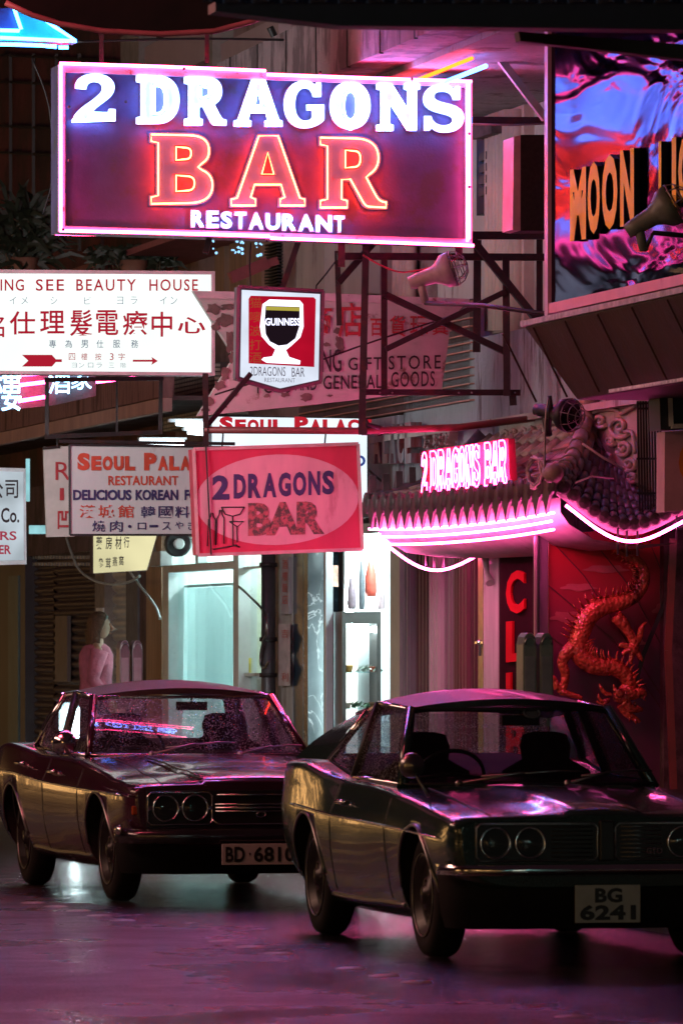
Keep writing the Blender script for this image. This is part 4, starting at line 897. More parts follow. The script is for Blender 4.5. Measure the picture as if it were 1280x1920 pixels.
# red hanging strip right of the neon sign
# ------------------------------------------------------------------ restaurant building
RBD = thing('restaurant_building', 'restaurant building with pale green curtained window and marble column', 'building', W(22,0,.13))
tC = tf(272)
mb = MB(); mb.box(tB+.01, tC, .3, .9, 3.42, 12); mb.build('upper_wall', mat('upper_render', (.26,.17,.18), .8, 0, .25, 2, .3, 20, dirt=(.15,.09,.09), dirt_amt=.35, dscale=1.5), RBD)
mb = MB(); mb.box(tB+.01, tC, -.02, .9, 2.62, 3.41); mb.build('fascia_wall', M['wall_grey'], RBD)
def post(x0, x1, o0, o1, m, name='pilaster', y0=1000):
    mb = MB(); mb.fbox(x0, y0, x1, 1640, o0, o1); return mb.build(name, m, RBD)
def marble():
    m = mat('dark_marble', (.035,.042,.045), .25, 0, .4, 3); t = m.node_tree; n = t.nodes; l = t.links
    tc = n.new('ShaderNodeTexCoord'); mp = n.new('ShaderNodeMapping'); mp.inputs['Scale'].default_value = (1,1,.45); l.new(tc.outputs['Object'], mp.inputs[0])
    no = n.new('ShaderNodeTexNoise'); no.inputs['Scale'].default_value = 3.2; no.inputs['Detail'].default_value = 9; no.inputs['Distortion'].default_value = 2.4; l.new(mp.outputs[0], no.inputs[0])
    r = n.new('ShaderNodeValToRGB'); e = r.color_ramp.elements; e[0].position = .485; e[0].color = (0,0,0,1); e[1].position = .50; e[1].color = (1,1,1,1); x = e.new(.515); x.color = (0,0,0,1)
    l.new(no.outputs[0], r.inputs[0]); b = n['Principled BSDF']; old = b.inputs['Base Color'].links[0].from_socket
    mm = n.new('ShaderNodeMix'); mm.data_type = 'RGBA'; l.new(r.outputs[0], mm.inputs[0]); l.new(old, mm.inputs[6]); mm.inputs[7].default_value = (.22,.22,.22,1); l.new(mm.outputs[2], b.inputs['Base Color']); return m
M['white_metal'] = mat('white_window_frame', (.62,.68,.68), .4, 0, .1, 6, dirt=(.3,.32,.32), dirt_amt=.1)
post(569, 577, -.135, .0, marble(), 'marble_column'); post(548, 568, -.01, .3, mat('navy_tile', (.03,.055,.08), .2, 0, .3, 8), 'pilaster')
post(607.5, 611, -.06, .0, mat('aluminium', (.55,.60,.62), .35, .4, .1), 'door_frame')
post(731, 749, -.06, -.0, mat('aluminium_b', (.36,.40,.40), .35, .4, .1), 'door_frame')
post(505, 547.5, -.02, .3, mat('stained_plaster', (.42,.40,.38), .7, 0, .25, 3, .2, streak=.5, dirt=(.2,.16,.14), dirt_amt=.3), 'pilaster')
# lit entrance: recess with a far cross wall
M['shopwall'] = mat('white_shop_wall', (.68,.80,.80), .6, 0, .05, 3)
tD0, tD1 = tf(731), tf(621)
mb = MB(); mb.box(tD0, tD1+.3, 1.0, 1.05, .14, 2.6); mb.box(tD1+.05, tD1+.12, .125, 1.0, .14, 2.6); mb.box(tD0, tD1+.05, .125, 1.0, 2.5, 2.58); mb.box(tD0-.07,tD0,.125,1.0,.14,2.5); mb.build('entrance_recess', M['shopwall'], RBD)
mb = MB(); mb.tube([W(tD0+.3,.5,2.46), W(tD1-.15,.3,2.46)], .028, 8); mb.build('ceiling_tube', M['fluor'], RBD)
mb = MB(); mb.tube([W(tD1,.16,.75), W(tD1,.16,2.02)], .028, 8); mb.build('wall_tube', M['fluor'], RBD)
DC = thing('display_cabinet', 'lit glass food cabinet with dark frame standing in the entrance', 'cabinet', W(tD1-.35,.45,.13))
tq = tD1-.35
c0 = sto(cr(641,1150,tq))[1]; c1 = sto(cr(714,1150,tq))[1]; zc0, zc1 = .14, cr(641,1147,tq).z
mb = MB(); mb.box(tq, tq+.3, c0, c0+.035, zc0, zc1); mb.box(tq, tq+.3, c1-.035, c1, zc0, zc1); mb.box(tq, tq+.3, c0+.035, c1-.035, zc1-.1, zc1); mb.build('frame', mat('brown_metal_frame', (.05,.045,.04), .4), DC)
mb = MB(); mb.box(tq+.27, tq+.3, c0+.036, c1-.036, zc0, zc1-.101); mb.build('back_panel', M['shopwall'], DC)
mb = MB(); mb.box(tq+.24, tq+.262, c0+.05, c0+.19, .3, zc1-.13); mb.build('light_panel', emit('cabinet_light', (1.0,1.05,1.0), 1.6), DC)
mb = MB(); mb.tube([cr(680,1182,tq+.12), cr(712,1178,tq+.12)], .02, 6); mb.build('tube_lamp', M['fluor'], DC)
for y in (1262, 1330, 1400):
    mb = MB(); p = cr(641,y,tq); mb.box(tq+.02, tq+.23, c0+.036, c1-.036, p.z, p.z+.012); mb.build('shelf', glass('shelf_glass', (.8,.95,.95), .05, .3), DC)
def lump(name, label, cat, p, col, s, sh='bowl'):
    mb = MB()
    if sh == 'bowl': mb.lathe(p, Z, [(0,0),(0,s*.5),(s*.9,s*.75),(s,s*.78),(s*.9,s*.7),(s*.2,s*.45),(s*.2,0)], 14)
    else:
        random.seed(3)
        for k in range(26):
            a = random.uniform(0,6.28); r_ = random.uniform(0,1)**.5*s; q = Vector(p)+U*r_*cos(a)*.7+N*r_*sin(a); mb.patch([[q+Z*random.uniform(.0,.05), q+N*.04+Z*random.uniform(.02,.07)],[q+U*.03+Z*random.uniform(.0,.04), q+U*.03+N*.04+Z*random.uniform(.0,.06)]])
    tag(mb.build(name, mat(name+'_m', col, .6, 0, .3, 20), None, p), label, cat)
lump('basket', 'small amber basket on the upper cabinet shelf', 'basket', cr(652,1261,tq+.1), (.55,.30,.06), .06)
lump('greens', 'pale heap of vegetables on the upper cabinet shelf', 'food', cr(688,1261,tq+.1), (.55,.68,.6), .11, 'x')
lump('greens', 'dark leafy heap on the middle cabinet shelf', 'food', cr(670,1329,tq+.1), (.12,.25,.15), .11, 'x')
for i_, (px_, py_, col_, sz_, lb_) in enumerate(((700,1261,(.5,.12,.06),.05,'small red bowl at the right end of the upper cabinet shelf'),(650,1329,(.55,.5,.4),.05,'cream bowl at the left end of the middle cabinet shelf'),(700,1329,(.16,.10,.05),.055,'brown bowl at the right end of the middle cabinet shelf'))):
    lump('bowl', lb_, 'bowl', cr(px_,py_,tq+.1), col_, sz_)
PS = thing('poster', 'small pale menu poster taped inside the lit entrance left of the cabinet', 'poster', cr(632,1110,tD1-.02))
mb = MB(); mb.cbox(612,1060,634,1100,tD1+.02,.01); mb.build('sheet', mat('poster_paper', (.55,.30,.22), .6, 0, .5, 14), PS)
# hanging goods above the cabinet
for i, (x0,x1,y0,y1,c) in enumerate(((650,668,1085,1143,(.30,.22,.26)),(672,684,1052,1143,(.14,.16,.18)),(684,706,1052,1118,(.75,.12,.08)),(708,722,1090,1143,(.6,.45,.48)))):
    mb = MB(); p0, p1 = cr(x0,y0,tq+.2), cr(x1,y0,tq+.2); h = p0.z-cr(x0,y1,tq+.2).z; r_ = (p1-p0).length/2; cpt = (p0+p1)/2
    mb.lathe(cpt-Z*h, Z, [(0,0),(0,r_*.8),(h*.15,r_),(h*.55,r_*.95),(h*.8,r_*.6),(h,r_*.4),(h,0)], 12)
    tag(mb.build('jar' if i != 2 else 'lantern', mat('goods', c, .4, 0, .3, 14), None, cpt-Z*h), ('wide plum jar at the left on top of the food cabinet','tall dark jar standing behind the red lantern','red lantern shaped ornament above the food cabinet','pale pink jar at the right on top of the food cabinet')[i], 'jar' if i != 2 else 'ornament')
# curtained window
tW0, tW1 = tf(437), tf(305)
M['pane'] = glass('window_pane', (.96,1,1), .03)
mb = MB(); mb.box(tW0, tW1, 1.2, 1.25, .13, 2.6); mb.box(tW0-.02, tW0, .1, 1.2, .13, 2.6); mb.box(tW1, tW1+.02, .1, 1.2, .13, 2.6); mb.box(tW0, tW1, .13, 1.2, 2.56, 2.6); mb.build('room_wall', M['shopwall'], RBD)
mb = MB()
for k in range(3): tt = tW0+(tW1-tW0)*(k+.5)/3; mb.tube([W(tt-.45,.5,2.5), W(tt+.45,.5,2.5)], .03, 8)
mb.tube([W(tW0+.15,.9,.6), W(tW0+.15,.9,2.3)], .03, 8); mb.tube([W(tW1-.3,.9,.6), W(tW1-.3,.9,2.3)], .03, 8)
mb.build('room_tube', emit('room_fluorescent', (66,82,80)), RBD)
CU = thing('curtain', 'pale green pleated curtain drawn across the wide lit window', 'curtain', W((tW0+tW1)/2,.2,.2))
mb = MB(); g = []; nn = 260; random.seed(21); ph = [random.uniform(0,6.28) for _ in range(4)]
for i in range(nn+1):
    t = tW0+.03+(tW1-tW0-.06)*i/nn; a = t*13+1.6*sin(t*2.1+ph[0]); f = .042*sin(a)+.02*sin(a*2.3+ph[1])+.02*sin(t*4.1+ph[2])
    g.append([W(t,.12+f*(.5+.5*k/4),2.12-k*.49) for k in range(5)])
mb.patch(g); mb.build('drape', cloth('curtain_cloth', (.60,.80,.80)), CU)
mb = MB(); mb.tube([W(tW0+.02,.12,2.14), W(tW1-.02,.12,2.14)], .015, 6); mb.build('rod', M['white_metal'], CU)
def win(x0, y0, x1, y1, parts, nm='window'):
    mb = MB()
    for a in parts: mb.fbox(*a)
    f = mb.build(nm, M['white_metal'], RBD); mb = MB(); mb.fbox(x0,y0,x1,y1,.04,.046); mb.build('pane', M['pane'], f); return f
win(316, 1000, 437, 1640, [(304,1000,316,1640,-.05,.1),(316,1056,437,1070,-.06,.09),(437,1000,447,1640,-.07,.1),(366,1003,371,1056,-.02,.07),(316,1000,437,1006,-.03,.08)])
tV0, tV1 = tf(497), tf(447)
mb = MB(); mb.box(tV0, tV1, .55, .6, .13, 2.6); mb.box(tV1, tV1+.02, .1, .55, .13, 2.6); mb.box(tV0-.02, tV0, .1, .55, .13, 2.6); mb.box(tV0, tV1, .13, .55, 2.5, 2.56); mb.build('niche_wall', mat('pale_yellow_wall', (.70,.72,.55), .6), RBD)
mb = MB(); mb.tube([W(tV0+.15,.35,2.44), W(tV1-.1,.35,2.44)], .026, 8); mb.build('niche_tube', M['fluor'], RBD)
mb = MB(); p = cr(470,1266,tV1); mb.box(tV0+.02, tV1-.02, .1, .54, p.z-.03, p.z); mb.box(tV0+.02,tV1-.02,.1,.54, .9,.94); mb.build('niche_shelf', M['white_metal'], RBD)
win(447, 1000, 497, 1640, [(490,1000,497,1640,-.05,.09),(447,1062,490,1066,-.02,.06),(447,1262,490,1268,-.02,.06)])
mb = MB(); p = cr(467,1266,tV1-.3); h = .26
mb.lathe(p, Z, [(0,0),(0,.032),(.15,.032),(.18,.012),(h,.012),(h,0)], 12)
tag(mb.build('bottle', mat('yellow_bottle', (.62,.55,.06), .3, 0, .3, 15), None, p), 'yellow labelled bottle on the shelf of the narrow lit window', 'bottle')
# plain items on the pilaster
BN = thing('paper_banner', 'crumpled paper banner with red marks hanging on the plaster pilaster', 'banner', fa(533,1290,-.05))
mb = MB(); random.seed(2); g = []
for i in range(9): g.append([fa(522+k*5.5, 1170+i*14.5, -.05-.014*sin(i*1.7+k)-.01*random.random()) for k in range(5)])
mb.patch(g); mb.build('sheet', mat('banner_paper', (.50,.42,.44), .6), BN)
mb = MB(); put_text(mb, '吉', qf4(-.075,(527,1180),(540,1180),(540,1196),(527,1196))); put_text(mb, '利', qf4(-.075,(527,1262),(540,1262),(540,1278),(527,1278))); mb.build('lettering', M['letter_red'], BN)
BN2 = thing('plaque', 'narrow vertical plaque of faded red characters above the paper banner', 'plaque', fa(535,1150,-.04))
mb = MB(); mb.fbox(527,1045,541,1152,-.05,-.022); mb.build('board', mat('plaque_board', (.34,.30,.32), .6), BN2)
mb = MB()
for ch, y in (('酒',1050),('樓',1072),('飯',1094),('店',1116)): put_text(mb, ch, qf4(-.055,(529,y),(539,y),(539,y+17),(529,y+17)))
mb.build('lettering', M['letter_red'], BN2)
DP = thing('drain_pipe', 'dark iron drain pipe beside the narrow lit window', 'pipe', fa(503,1500,-.12))
mb = MB(); mb.tube([fa(503,1030,-.12), fa(503,1640,-.12)], .062, 12); mb.build('pipe', mat('dark_pipe', (.05,.045,.05), .4, .2), DP)
for y in (1055, 1195, 1262):
    mb = MB(); mb.tube([fa(503,y,-.12), fa(503,y+8,-.12)], .078, 12); mb.build('collar', M['steel'], DP)
CB = thing('wall_cable', 'loose looping cable hung on the drain pipe', 'cable', fa(500,1250,-.2))
mb = MB(); mb.tube([fa(x,y,-.2) for x,y in spl([(448,1100),(470,1120),(496,1150),(500,1185),(492,1205),(488,1235),(490,1250),(498,1252),(504,1240)],5)], .012, 5); mb.build('strand', M['dullchrome'], CB)
# ------------------------------------------------------------------ shuttered shop building (left)
SH = thing('shop_building', 'dark shop building with brown roller shutter and small yellow lit sign', 'building', W(32,0,.13))
mb = MB(); mb.box(tC+.01, 60, .3, .9, 3.3, 14); mb.build('upper_wall', mat('dark_red_render', (.11,.026,.034), .8, 0, .3, 1.5, .4, 20, dirt=(.04,.016,.02), dirt_amt=.5, dscale=1.2), SH)
mb = MB(); mb.box(tC+.01, 60, -.02, .9, 2.55, 3.29); mb.build('fascia_wall', M['wall_dark'], SH)
def sh(name, x0, x1, o0, o1, m, y0=1000, y1=1600):
    mb = MB(); mb.fbox(x0, y0, x1, y1, o0, o1); return mb.build(name, m, SH)
def slats(name, x0, x1, y0, m, n=26, zb=.14):
    mb = MB(); t0, t1 = sorted((tf(x0), tf(x1))); zt_ = 2.6; pr = []
    for k in range(n):
        z = zt_-k*(zt_-zb)/n; h = (zt_-zb)/n; pr += [(.10,z),(.055,z-h*.2),(.045,z-h*.5),(.06,z-h*.8),(.10,z-h)]
    mb.patch([[W(t,o,z) for t in (t0,t1)] for o,z in pr]); return mb.build(name, m, SH)
M['shutter'] = mat('brown_shutter', (.07,.045,.042), .5, .3, .35, 3, .1, dirt=(.05,.03,.03), dirt_amt=.4)
slats('roller_shutter', 48, 92, 1000, M['shutter'], 26); slats('roller_shutter', 92.5, 178, 1000, M['shutter'], 18, .98)
ta_, tb_ = tf(178), tf(93)
mb = MB(); mb.box(ta_, tb_, 1.4, 1.45, .13, 2.5); mb.box(ta_-.02, ta_, .1, 1.4, .13, 2.5); mb.box(tb_, tb_+.02, .1, 1.4, .13, 2.5); mb.box(ta_, tb_, .14, 1.4, 1.0, 1.04); mb.build('shop_interior', M['shopwall'], SH)
mb = MB(); mb.tube([W(ta_+.3,.5,.93), W(tb_-.3,.5,.93)], .026, 8); mb.tube([W(tb_-.08,.25,.2), W(tb_-.08,.25,.95)], .03, 8); mb.tube([W(tb_-.08,.6,.2), W(tb_-.08,.6,.95)], .03, 8); mb.tube([W(tb_-1.6,1.3,.5), W(tb_-.3,1.3,.5)], .03, 8); mb.build('interior_tube', M['fluor'], SH)
slats('roller_shutter', 196, 236, 1080, mat('pale_shutter', (.48,.50,.50), .45, .3, .15, 3, .1), 20)
sh('pilaster', 178, 196, -.03, .3, mat('blotchy_post', (.20,.17,.15), .7, 0, .4, 4)); sh('pilaster', 236, 258, -.02, .3, mat('grey_post', (.12,.12,.13), .7))
sh('pilaster', 258, 274, .0, .3, M['wall_dark']); sh('wood_panel', 274, 303, -.02, .2, mat('wood_boards', (.32,.20,.13), .6, 0, .3, 4, streak=1))
sh('pilaster', -40, 47, -.05, .3, mat('left_pillar', (.025,.018,.022), .4, 0, .4, 3)); sh('door_panel', 15, 34, -.07, -.04, mat('teal_door', (.05,.10,.10), .4), 1080)
mb = MB(); mb.fbox(103,1155,126,1278,.0,.04); mb.build('shutter_door', mat('brown_hatch', (.09,.065,.06), .5), SH)
mb = MB()
for r_ in range(4):
    for k in range(22): x = 55+k*5.6; y = 1016+r_*13; mb.fbox(x, y, x+2.2, y+6, .03, .05)
mb.build('shutter_vents', mat('vent_light', (.25,.24,.22), .4, .5), SH)
NT = thing('paper_notice', 'small white paper notice pasted on the post by the pale shutter', 'notice', fa(186,1165,-.05))
mb = MB(); mb.fbox(180,1140,193,1188,-.045,-.032); mb.build('sheet', mat('notice_paper', (.6,.6,.62), .6), NT)
mb = MB(); put_text(mb, '招租', qf4(-.048,(181,1146),(192,1146),(192,1168),(181,1168)), 0, .02); mb.build('lettering', M['letter_black'], NT)
YS = thing('lit_shop_sign', 'small yellow lit sign with black vertical characters under the korean food board', 'sign', fa(235,1075,-.3))
mb = MB(); mb.cprism([(174,1002),(296,1002),(276,1070),(174,1076)], 24.5, .15); mb.build('cabinet', M['wall_dark'], YS)
mb = MB(); mb.add([cr(x,y,24.49) for x,y in ((175,1003),(294,1003),(275,1069),(175,1075))], [(0,1,2,3)]); mb.build('lit_panel', emit('backlit_yellow', (.80,.74,.42), .85, .25, 1.5), YS)
mb = MB()
for ch, x, y, s_ in (('藥',180,1006,16),('房',198,1006,16),('材',216,1006,16),('行',232,1006,14),('參',184,1046,14),('茸',198,1046,13),('燕',211,1044,12),('窩',223,1042,12)): put_text(mb, ch, qc(24.48, x, y, x+s_*.75, y+s_*1.5), 0, .015)
mb.build('lettering', M['letter_black'], YS)
SPK = thing('wall_fan', 'small dark round ventilator over the curtained window', 'ventilator', cr(331,1020,24))
mb = MB(); p = cr(331,1020,24.3); mb.lathe(p, -U, [(0,.12),(.1,.12),(.1,.1),(.04,.02),(.04,0)], 18); mb.build('housing', M['black'], SPK); mb = MB(); mb.lathe(p-U*.1, -U, [(0,.05),(.03,.05),(.03,.03),(.03,0)], 14); mb.build('hub', M['white_metal'], SPK)
MB_ = thing('meter_box', 'grey electric box on the wall beside the yellow sign', 'box', fa(285,1045,-.1))
mb = MB(); mb.fbox(276,1034,300,1062,-.14,-.02); mb.build('case', mat('grey_box', (.3,.3,.3), .5), MB_, bevel=.01); mb = MB()
for x in (278,284,290): mb.tube([fa(x,1034,-.08), fa(x-3,1008,-.06)], .012, 5)
mb.build('conduit', M['dullchrome'], MB_)
WC = thing('hanging_cable', 'pale slack cable looping in front of the dark shutter', 'cable', fa(200,1090,-.3))
mb = MB(); mb.tube([fa(x,y,-.35) for x,y in spl([(124,1008),(135,1040),(150,1070),(180,1090),(215,1096),(245,1090),(262,1080)],5)], .013, 5); mb.tube([fa(x,y,-.3) for x,y in spl([(242,1070),(262,1098),(290,1135),(300,1160)],5)], .013, 5); mb.build('strand', mat('grey_cable', (.45,.5,.5), .5), WC)
# ------------------------------------------------------------------ left and upper background of the shop building
mb = MB()
for a in ((262,60,392,140),(398,60,522,135)): mb.fbox(*a, .18, .3)
mb.build('wall_panel', mat('pink_panel_wall', (.40,.29,.31), .8, 0, .08, 2), SH)
mb = MB(); mb.fbox(226,60,260,200,.12,.3); mb.fbox(388,55,398,180,.1,.3); mb.build('pilaster', mat('grey_strip', (.24,.21,.2), .8), SH)
mb = MB()
for k in range(5): x = 20+k*43; mb.bar(fa(x,100,.25), fa(x,470,.25), .035)
for y in (102, 152, 235, 285): mb.bar(fa(0,y,.25), fa(230,y+12,.25), .03)
mb.build('panel_joint', M['black'], SH)
mb = MB(); mb.fbox(555,440,608,620,.1,.3); mb.build('pale_pilaster', M['wall_pale'], RBD)
mb = MB(); mb.fbox(528,440,553,620,.15,.3); mb.build('brown_pilaster', mat('brown_render', (.30,.20,.19), .8), RBD)
mb = MB(); mb.fbox(612,440,690,560,.2,.3); mb.build('pale_panel', M['wall_pale'], RBD)
mb = MB()
for k in range(20): mb.fbox(496,455+k*6,520,458+k*6,.1,.3)
mb.build('louvre', M['black'], RBD)
mb = MB()
for a in ((402,440,420,560),(430,440,462,560),(468,440,490,560)): mb.fbox(*a,.12,.3)
mb.build('wood_panel', mat('brown_boards', (.26,.15,.10), .6, 0, .3, 4, streak=1), RBD)
mb = MB(); mb.cbar(432,521,500,492,21,.10); mb.cbar(500,494,520,488,21,.07); tag(mb.build('steel_beam', mat('oxide_beam', (.24,.05,.06), .5), None, cr(470,505,21)), 'slanting red oxide beam stub beneath the neon sign, left of the stout sign', 'beam')
LN = thing('lantern_string', 'cluster of small blue white lamps glimmering under the big neon sign', 'lamps', cr(450,470,22))
mb = MB(); random.seed(4)
for cx, n_, w_ in ((402,5,4),(445,16,11),(486,9,7)):
    for k in range(n_): mb.ball(cr(cx+random.uniform(-w_,w_), random.uniform(449,480), 22), .006+.009*random.random(), 4)
mb.build('bulbs', emit('bluewhite_bulb', (.5,1.1,1.8)), LN)
# sloping canopy fascia of the shop
CF = thing('shop_canopy', 'reddish sloping street canopy fascia behind the empty steel frame', 'canopy', fa(170,860,-.8))
zc_ = fa(300,772,-.8).z; zt_ = fa(300,715,-.8).z
mb = MB(); mb.box(tf(306,-.8), 62, -.8, -.72, zc_, zt_-.15); mb.build('lower_board', mat('pink_fascia', (.50,.30,.28), .7, 0, .2, 3, .2, streak=.5), CF)
mb = MB(); mb.box(tf(306,-.8), 62, -.83, -.70, zt_-.145, zt_+.15); mb.build('upper_board', mat('stained_fascia', (.30,.15,.15), .75, 0, .4, 3, .3, streak=.8, dirt=(.08,.03,.03), dirt_amt=.4), CF)
mb = MB(); mb.box(tf(306,-.8), 62, -.72, .3, zc_+.1, zc_+.14); mb.build('soffit', M['wall_dark'], CF)
# mesh tile wall and strip lights
def tilemat():
    m = mat('mosaic_tile_wall', (.5,.48,.42), .4); t = m.node_tree; n = t.nodes; l = t.links; tc = n.new('ShaderNodeTexCoord'); mp = n.new('ShaderNodeMapping'); mp.inputs['Rotation'].default_value = (radians(90),0,-radians(90)-A*0); l.new(tc.outputs['Object'], mp.inputs[0])
    sx = n.new('ShaderNodeSeparateXYZ'); l.new(tc.outputs['Object'], sx.inputs[0]); cx = n.new('ShaderNodeCombineXYZ'); l.new(sx.outputs[1], cx.inputs[0]); l.new(sx.outputs[2], cx.inputs[1])
    b = n.new('ShaderNodeTexBrick'); b.offset = 0; b.inputs['Scale'].default_value = 1; b.inputs['Brick Width'].default_value = .12; b.inputs['Row Height'].default_value = .04; b.inputs['Mortar Size'].default_value = .008
    b.inputs['Color1'].default_value = (.52,.48,.40,1); b.inputs['Color2'].default_value = (.42,.38,.34,1); b.inputs['Mortar'].default_value = (.08,.07,.07,1); l.new(cx.outputs[0], b.inputs[0]); l.new(b.outputs[0], n['Principled BSDF'].inputs['Base Color']); return m
mb = MB(); mb.fbox(306, 690, 402, 800, -.02, .3); mb.build('tiled_wall', tilemat(), RBD)
SLT = thing('strip_light', 'pair of bright fluorescent strip lights beside the lit red letter box sign', 'lamp', cr(360,830,17.6))
mb = MB()
for a in ((330,793,384,797),(352,809,396,813),(262,827,345,830)): mb.tube([cr(a[0],a[1],17.6), cr(a[2],a[3],17.6)], .022, 6)
mb.build('tube_lamp', emit('strip_light_glow', (4.5,5.5,6)), SLT)
mb = MB(); mb.cbox(318,785,400,791,17.66,.08); mb.cbox(345,801,400,807,17.66,.08); mb.cbox(262,820,350,824,17.66,.08); mb.build('reflector', M['white_metal'], SLT)
# neon cluster at the left edge
NL = thing('neon_sign', 'blue white and pink neon characters below the beauty house box', 'neon sign', cr(80,775,21))
mb = MB(); mb.cprism([(-60,690),(180,690),(180,742),(100,760),(-60,775)], 21.03, .1); mb.build('cabinet', M['wall_dark'], NL)
for ch, a in (('樓',(-14,690,40,770)),('酒',(92,688,132,738)),('家',(134,690,172,730))):
    mb = MB(); put_text(mb, ch, qc(20.98, *a), 0, .0, ext=U*.02); mb.build('neon_tube', emit('bluewhite_neon', (2.2,4.5,7)), NL)
mb = MB()
for a in ((36,722,86,716),(34,752,84,744),(40,702,84,700)): mb.tube([cr(a[0],a[1],20.95), cr(a[2],a[3],20.95)], .016, 6)
mb.tube([cr(180,716,20.9), cr(300,702,20.9)], .014, 6); mb.build('neon_tube', M['t_hot'], NL)
# lit company sign, bottom left
CO = thing('light_box_sign', 'white lit sign reading Co. above the dark pillar', 'sign', cr(10,1058,19))
mb = MB(); mb.cprism([(-90,874),(48,878),(50,1058),(-90,1062)], 19.01, .2); mb.build('cabinet', mat('white_frame', (.7,.72,.75), .4), CO)
mb = MB(); mb.add([cr(*p,19) for p in ((-88,882),(44,885),(45,1050),(-88,1054))], [(0,1,2,3)]); mb.build('lit_panel', emit('backlit_cool', (.52,.60,.66), .95, .35, 2.5), CO)
mb = MB(); put_text(mb, '司', qc(18.99, 10,900,34,934), 0, .01); put_text(mb, '公', qc(18.99,-24,900,6,934), 0, .01); put_text(mb, 'Co.', qc(18.99, 2,952,36,980), 0, .02); mb.build('lettering', M['letter_black'], CO)
mb = MB(); put_text(mb, 'RS', qc(18.99, 0,996,31,1013), 0, .02); put_text(mb, 'ER', qc(18.99, -2,1022,21,1039), 0, .03); mb.build('lettering', emit('backlit_dull_red', (.35,.04,.07)), CO)
TL = thing('small_lamp', 'small teal shop lamp glowing right of the company sign', 'lamp', cr(72,985,26))
mb = MB(); mb.cbox(56,985,86,1001,26,.05); mb.cbox(50,860,56,940,26.2,.05); mb.build('shade', emit('teal_glow', (.30,.62,.66), .9, .3, 6), TL)
# green and blue neon corner sign
NG = thing('neon_sign', 'green panel with blue neon triangle beside the big curved sign', 'neon sign', cr(60,92,10))
mb = MB(); mb.cprism([(-80,14),(30,14),(80,26),(146,78),(-80,74)], 10.03, .2); mb.build('cabinet', mat('green_panel', (.03,.40,.26), .4, 0, .2, 5), NG)
mb = MB(); mb.cprism([(-80,14),(22,14),(36,54),(-80,52)], 10.02, .008); mb.build('dark_inset', mat('navy_inset', (.03,.05,.10), .4), NG)
for P in ([(-80,54),(36,57),(40,54),(27,16)], [(62,20),(100,48),(143,76),(-80,66)], [(-80,80),(70,84),(106,87)], [(110,88),(128,88)]):
    mb = MB(); mb.tube([cr(x,y,9.96) for x,y in P], .012, 6); mb.build('neon_tube', emit('cyan_blue_neon', (.9,7,30)), NG)
# dark shapes crossing the top of the view
CA_ = thing('curved_sign', 'big dark sign with curved pink rimmed bottom hanging above the big neon sign', 'sign', cr(260,60,6.5))
arc = [(10,4),(60,27),(110,43),(190,57),(300,63),(400,58),(462,42),(520,20),(560,-10)]
mb = MB(); mb.cprism(arc+[(560,-160),(-60,-160),(-60,-30)], 6.5, .08); mb.build('cabinet', mat('dark_red_sheet', (.010,.005,.005), .5, .2, .7, 3), CA_)
mb = MB(); mb.tube([cr(x,y,6.5) for x,y in arc], .018, 6); mb.build('rim', mat('pink_rim', (.4,.18,.2), .4), CA_)
AW = thing('near_awning', 'blue black corrugated awning edge above the balcony slab', 'awning', cr(850,48,-5))
mb = MB(); g = []
for i in range(121):
    x = 380+i*9; g.append([cr(x, 4, -5.0)-U*.03*sin(i*1.05), cr(x, -120, -5.0)-U*.03*sin(i*1.05)])
mb.patch(g); mb.build('corrugated_sheet', mat('navy_sheet', (.04,.05,.11), .35, .5, .4, 5), AW)
mb = MB(); mb.cprism([(404,2),(1400,2),(1400,56),(640,47),(404,20)], -4.95, .15); mb.build('edge_bar', mat('navy_bar', (.012,.014,.035), .5, .2), AW)
AB = thing('near_bar', 'black sloping bar above the mirror sign', 'bar', cr(1130,85,-3))
mb = MB(); mb.cprism([(972,58),(1280,82),(1400,92),(1400,122),(1280,110),(975,76)], -3, .08); mb.build('shaft', M['black'], AB)
# overhead cables
for i, (P, r_, t_, lab) in enumerate((([(140,78),(260,74),(400,72),(620,76),(760,80)], .010, 14, 'thin black cable running right from the green neon corner sign'),
      ([(80,400),(98,330),(92,200),(60,110)], .008, 16, 'thin black cable hanging left of the big neon sign'),
      ([(403,740),(560,690),(700,640),(900,575)], .007, 12.9, 'thin dark wire slanting up across the arrow board'),
      ([(690,880),(706,895),(728,912)], .010, 14.4, 'short dark cable from the lit box sign to the pagoda roof'),
      ([(680,478),(720,500),(760,510),(830,495),(860,482)], .007, 11.9, 'red wire drooping beneath the truss near the flood lamp'),
      ([(1028,745),(1022,790),(1020,900)], .007, 8.9, 'thin wire hanging from the rusty box canopy'),
      ([(600,120),(660,100),(760,60),(800,40)], .02, 13.8, 'red brown pipe rising to the balcony slab'),
      ([(540,130),(530,100),(515,70),(505,50)], .03, 16, 'black diagonal strut behind the word DRAGONS'))):
    mb = MB(); mb.tube([cr(x,y,t_) for x,y in spl(P,4)], r_, 5); p0 = cr(*P[0], t_)
    tag(mb.build('cable' if i < 6 else 'pipe', (M['black'], M['black'], M['steel'], M['black'], mat('red_wire', (.3,.03,.05), .5), M['cage'], mat('oxide_pipe', (.25,.10,.08), .6), M['black'])[i], None, p0), lab, 'cable' if i < 6 else 'pipe')
